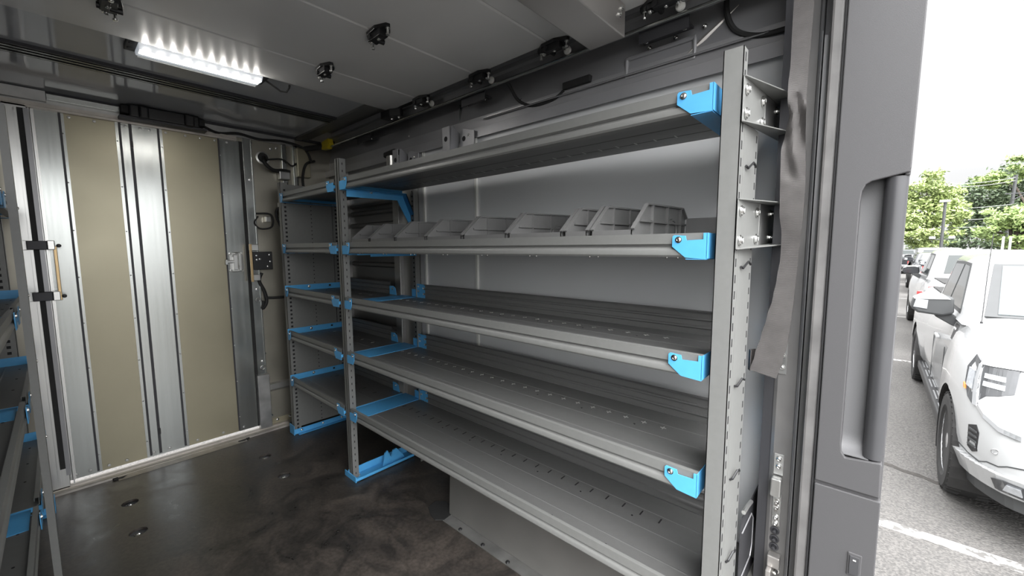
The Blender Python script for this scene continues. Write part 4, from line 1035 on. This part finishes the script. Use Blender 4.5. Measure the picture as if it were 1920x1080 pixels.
        if detail:
            vt_ = P([(5.35, .60), (5.3, .73), (5.5, .775), (6.0, .75), (6.0, .60), (5.7, .575)], M['black'], 'bumper_vent', .004)
            b = MB()
            for k in range(4): patch(b, [(5.40, .615 + .035 * k), (5.95, .620 + .035 * k), (5.9, .632 + .035 * k), (5.42, .627 + .035 * k)], L, .010, .008, s)
            b.build('vent_fin', M['trimg'], vt_)
            b = MB(); ribbon(b, [(2.0, .60), (3.0, .61), (3.8, .59), (4.2, .565), (4.8, .56), (5.3, .53), (6.2, .545), (7.0, .56)], L, .003, .008, .006, s); b.build('bumper_seam', M['trimg'], body)
            b = MB()
            for k in range(14):
                a0_, a1_ = 2.0 + k * .36, 2.0 + (k + 1) * .36
                patch(b, [(a0_, .30), (a1_, .30), (a1_, .39), (a0_, .39)], L, .012, .10, s)
            b.build('lower_valance', M['trimg'], e)
            b = MB()
            for k in range(11):
                a0_, a1_ = 3.0 + k * .36, 3.0 + (k + 1) * .36
                patch(b, [(a0_, .40), (a1_, .40), (a1_, .53 - .001 * k), (a0_, .53)], L, .035, .06, s)
            b.build('bumper_corner', paintm, e)
            fg = P([(3.0, .415), (3.0, .50), (3.9, .505), (4.3, .49), (4.25, .42)], M['lampd'], 'fog_lamp', .040)
            P([(3.2, .435), (3.2, .485), (3.75, .485), (3.95, .44)], M['lampc'], 'fog_reflector', .046, fg)
            p = Vector(surf(4.4, .66, L, .0, s)); MB().ring(p + Vector((0, -.012, 0)), (s * .3, -1, .1), .016, .0035, 20, 6).build('parking_sensor', M['chrome'], e, smooth=True)
    b = MB()
    for h0 in (.66, .74, .82, .90, .98): patch(b, [(0, h0), (1.5, h0), (2.6, h0), (2.6, h0 + .05), (1.5, h0 + .05), (0, h0 + .05)], L, .012, .02, -1); patch(b, [(0, h0), (1.5, h0), (2.6, h0), (2.6, h0 + .05), (1.5, h0 + .05), (0, h0 + .05)], L, .012, .02, 1)
    b.build('grille', M['black'], e)
    if detail:
        for s in (-1, 1):
            b = MB(); b.prism([(1.55, .30), (1.50, .36), (1.62, .405), (4.15, .405), (4.25, .36), (4.2, .30)], 0, s * .84, s * 1.0); sb = b.build('side_step', M['black'], e, bevel=.015)
            b = MB()
            for k in range(5):
                for q_ in range(4): b.box(min(s * (.875 + q_ * .028), s * (.887 + q_ * .028)), max(s * (.875 + q_ * .028), s * (.887 + q_ * .028)), 1.68 + k * .5, 1.68 + k * .5 + .36, .404, .412)
            b.mi = 0; b.build('step_tread', M['chrome'], sb)
            # badge on the front door / wing, hood and door seams
            v = [(s * 1.0, 1.90, 1.02), (s * 1.0, 2.12, 1.02), (s * 1.0, 2.20, 1.12), (s * 1.0, 1.98, 1.12)]
        bd = MB(); patch(bd, [(10.04, 1.12), (10.11, 1.12), (10.14, 1.20), (10.07, 1.20)], L, .008, .010, -1)
        bdg = bd.build('badge', M['black'], e)
        bd = MB(); ribbon(bd, [(10.065, 1.155), (10.08, 1.165), (10.095, 1.155), (10.11, 1.165)], L, .012, .008, .006, -1); bd.build('badge_lettering', M['chrome'], bdg)
        # hood shut line
        b = MB(); pr = []
        for yy, uu, hh in ((.53, .80, 1.235), (.62, .81, 1.25), (.80, .815, 1.268), (1.1, .80, 1.288), (1.4, .785, 1.304), (1.62, .755, 1.333)): pr.append((uu, yy, hh + .002))
        for s in (-1, 1): b.tube([(s * u, yy, hh) for u, yy, hh in pr], .0035, 6)
        b.build('bonnet_seam', M['trimg'], body)
        for s in (-1, 1):
            b = MB(); b.box(min(s * .960, s * .967), max(s * .960, s * .967), 2.02, 2.026, .46, 1.0); b.box(min(s * .96, s * .967), max(s * .96, s * .967), 3.0, 3.006, .46, 1.0); b.build('door_seam', M['trimg'], body)
            b = MB(); b.prism([(2.55, 1.0), (2.56, 1.025), (2.78, 1.03), (2.79, 1.0)], 0, s * .955, s * .985); b.build('door_handle', paintm, e, bevel=.006)
        b = MB(); b.tube([(-.80, 1.55, 1.33), (-.79, 1.60, 1.75), (-.77, 1.68, 2.12)], .003); b.lathe((-.80, 1.55, 1.31), (0, 0, 1), [(.012, 0), (.010, .03), (.004, .04)], 10); b.build('antenna', M['black'], e)
        b = MB(); b.tube([(-.68, 1.62, 1.345), (-.2, 1.55, 1.35), (.3, 1.55, 1.35)], .008); b.build('wiper', M['black'], e)
    if flip: e.rotation_euler.z = math.pi; e.location = (cx, y + L, GZ)
    else: e.location = (cx, y, GZ)
    return e
def _mk(pts, mt, nm, off, par, s, L):
    # panel split into a fan so that it follows the curved corner
    b = MB(); n = len(pts); lo = min(p[0] for p in pts); hi = max(p[0] for p in pts); k = max(1, int((hi - lo) * 4))
    def clip(poly, a, sign):
        out = []
        for i in range(len(poly)):
            p, q = poly[i], poly[(i + 1) % len(poly)]; dp, dq = sign * (p[0] - a), sign * (q[0] - a)
            if dp >= 0: out.append(p)
            if dp * dq < 0: t = dp / (dp - dq); out.append((p[0] + (q[0] - p[0]) * t, p[1] + (q[1] - p[1]) * t))
        return out
    for i in range(k):
        a0, a1 = lo + (hi - lo) * i / k, lo + (hi - lo) * (i + 1) / k
        c = clip(clip(list(pts), a0, 1), a1, -1)
        if len(c) > 2: patch(b, c, L, off, .015, s)
    return b.build(nm, mt, par)
vehicle('pickup_truck', 'white pickup truck facing the van, nearest parked vehicle, with silver side step', 'truck', 1.53, 3.88, False, M['cwhite'], detail=True)
vehicle('pickup_truck', 'white pickup truck seen from behind with a red tail lamp, second in the row', 'truck', 1.73, 10.45, True, M['cwhite'])
vehicle('parked_car', 'silver sport utility vehicle facing the van behind the second white pickup', 'car', 2.32, 17.4, False, M['cgrey'], kind='suv', L=5.1, H=1.88)
vehicle('parked_car', 'white sport utility vehicle with a red tail lamp far down the row', 'car', 2.42, 30.0, True, M['cwhite'], kind='suv', L=5.0, H=1.9)
vehicle('parked_car', 'black vehicle half hidden between the silver and the far white vehicle', 'car', 2.15, 23.6, False, M['cblack'], kind='suv', L=4.9, H=1.7)
vehicle('parked_car', 'dark vehicle at the left end of the car park behind the van pillar', 'car', 1.3, 40.0, True, M['cblack'], kind='suv', L=5.0, H=1.75)
vehicle('parked_car', 'silver car roof at the right edge of the photo below the trees', 'car', 6.0, 28.0, True, M['cgrey'], kind='suv', L=5.0, H=1.86)

# trees
def leafmat(nm, c1, c2):
    mm = mat(nm, c1, .6, 0, 0, 3.0, col2=c2); return mm
M['leafy'] = leafmat('yellow_green_leaves', (.16, .22, .07), (.38, .45, .17)); M['leafd'] = leafmat('dark_green_leaves', (.07, .11, .06), (.17, .22, .12)); M['leafm'] = leafmat('mid_green_leaves', (.13, .20, .06), (.33, .42, .15))
M['bark'] = mat('tree_bark', (.10, .08, .065), .9, 0, .3, 20)
def tree(x, y, trunk_h, blobs, mt, label, n, size, seed):
    rnd = random.Random(seed); e = empty('tree', (x, y, GZ), label, 'tree')
    b = MB(); b.tube([(x, y, GZ), (x + .1, y, GZ + trunk_h * .6), (x, y, GZ + trunk_h + 2)], .2, 10, rs=[.28, .2, .1])
    for cx, cy, cz, rx, ry, rz in blobs: b.tube([(x, y, GZ + trunk_h * .7), ((x + cx) / 2, (y + cy) / 2, (GZ + trunk_h + cz) / 2 + .3), (cx, cy, cz)], .06, 6, rs=[.12, .07, .02])
    b.build('trunk', M['bark'], e, smooth=True)
    tot = sum(q[3] * q[5] for q in blobs); v = []; f = []
    for cx, cy, cz, rx, ry, rz in blobs:
        subs = []
        for k in range(18):
            while True:
                p = Vector((rnd.uniform(-1, 1), rnd.uniform(-1, 1), rnd.uniform(-1, 1)))
                if .3 < p.length < 1: break
            subs.append((p.x * rx, p.y * ry, p.z * rz))
        for k in range(int(n * rx * rz / tot)):
            sx_, sy_, sz_ = rnd.choice(subs); g = rnd.gauss
            px = cx + sx_ + g(0, rx * .17); py = cy + sy_ + g(0, ry * .17); pz = cz + sz_ + g(0, rz * .13)
            s_ = size * rnd.uniform(.6, 1.3); nrm = Vector((g(0, .6), g(0, .6) - .3, g(0, .6) + .8)).normalized(); u = nrm.orthogonal().normalized(); w2 = nrm.cross(u); a = rnd.uniform(0, 6.28)
            uu = u * math.cos(a) + w2 * math.sin(a); ww = nrm.cross(uu); o = len(v); c = Vector((px, py, pz))
            v += [tuple(c - uu * s_), tuple(c + ww * s_ * .45), tuple(c + uu * s_), tuple(c - ww * s_ * .45)]; f.append((o, o + 1, o + 2, o + 3))
    me = D.meshes.new('foliage'); me.from_pydata(v, [], f); me.materials.append(mt); fo = D.objects.new('foliage', me); COL.objects.link(fo); fo.parent = e; fo.matrix_parent_inverse = world_of(e).inverted()
tree(3.0, 48, 3, [(2.7, 48, 5.9, 1.1, 1.5, 1.5), (3.8, 48.5, 5.2, 1.3, 1.5, 1.5), (1.6, 48, 4.6, 1.4, 1.5, 1.9), (3.2, 47.5, 3.8, 1.7, 1.5, 1.4), (4.4, 48, 4.0, .8, 1.5, 1.2), (2.6, 47, 2.2, 2.1, 1.5, 1.0), (.6, 48, 3.2, 1.6, 1.5, 2.2)], M['leafy'], 'bright yellow green tree at the left, behind the car park lamp post', 15000, .15, 3)
tree(10.0, 64, 4, [(7.6, 64, 6.4, 1.9, 2, 2.4), (6.4, 64, 4.0, 1.8, 2, 2.6), (10.5, 64, 7.2, 2.6, 2, 2.6), (8.6, 63, 4.2, 2.6, 2, 2.4), (13.4, 64, 6.6, 2.4, 2, 3.0), (7.0, 63, 1.6, 4.0, 2, 1.5), (12, 64, 3.5, 4, 2, 3)], M['leafd'], 'tall dark green tree in the middle behind the other trees', 19000, .2, 5)
tree(10.6, 60, 6, [(7.9, 60, 7.5, 1.3, 1.2, .9), (9.6, 60, 8.6, 1.5, 1.2, .9), (11.6, 60, 8.0, 1.8, 1.2, 1.1)], M['leafm'], 'pale green tree crown rising highest at the right edge', 7000, .16, 8)
tree(6.7, 42, 2.0, [(6.1, 42, 3.3, 1.0, 1.5, .8), (7.4, 42, 3.2, 1.3, 1.5, .95), (5.5, 42, 2.4, .7, 1.5, .6), (6.8, 42, 2.1, 1.6, 1.5, .8)], M['leafm'], 'low spreading light green tree at the right in front of the tall dark one', 9000, .12, 9)
# lamp post
lpst = empty('street_lamp', (2.9, 36, GZ), 'tall grey lamp post with one top head and two low floodlights before the trees', 'street lamp')
MB().cyl((2.88, 36, GZ), (2.88, 36, 4.0), .09, .07).build('pole', M['trimg'], lpst, smooth=True)
MB().box(2.62, 3.08, 35.8, 36.2, 3.98, 4.12).build('lamp_head', M['cwhite'], lpst, bevel=.03)
b = MB(); b.box(2.35, 3.4, 35.95, 36.05, 1.74, 1.79); b.build('cross_arm', M['trimg'], lpst)
for x in (2.46, 3.28): MB().box(x - .14, x + .14, 35.8, 36.1, 1.80, 1.94).build('floodlight', M['cwhite'], lpst, bevel=.02)
# utility pole and wires
up_ = empty('utility_pole', (7.6, 50, GZ), 'weathered wooden utility pole in front of the dark tree at the right', 'utility pole')
MB().cyl((7.45, 50, GZ), (7.65, 50, 6.8), .13, .10).build('pole', M['trimg'], up_, smooth=True)
b = MB(); b.box(7.2, 8.4, 49.9, 50.05, 5.35, 5.43); b.tube([(7.6, 49.9, 4.9), (8.2, 49.9, 5.3)], .04); b.build('cross_arm', M['trimg'], up_)
for z, sag, lab in ((6.6, .12, 'highest overhead wire running left from the utility pole'), (6.35, .12, 'second overhead wire just below the highest one'), (4.55, .05, 'middle overhead wire crossing the dark tree'), (3.6, .04, 'lower overhead wire crossing the dark tree'), (3.0, .04, 'lowest overhead wire just above the parked cars')):
    pts = [(7.6 - 3.2 * t, 49.8, z - 4 * sag * t * (1 - t) - .15 * t) for t in [k / 12 for k in range(13)]]
    tag(MB().tube(pts, .018, 5).build('overhead_wire', M['cwhite'], None), lab, 'wire')
# sign posts beyond the pickups
for x, lab in ((3.83, 'left one of two thin pale posts above the white pickup roof'), (4.02, 'right one of two thin pale posts above the white pickup roof')):
    tag(MB().box(x - .035, x + .035, 25.97, 26.03, GZ, 1.75 if x < 3.9 else 1.72).build('sign_post', M['cwhite']), lab, 'post')
# hedge bank along the far edge
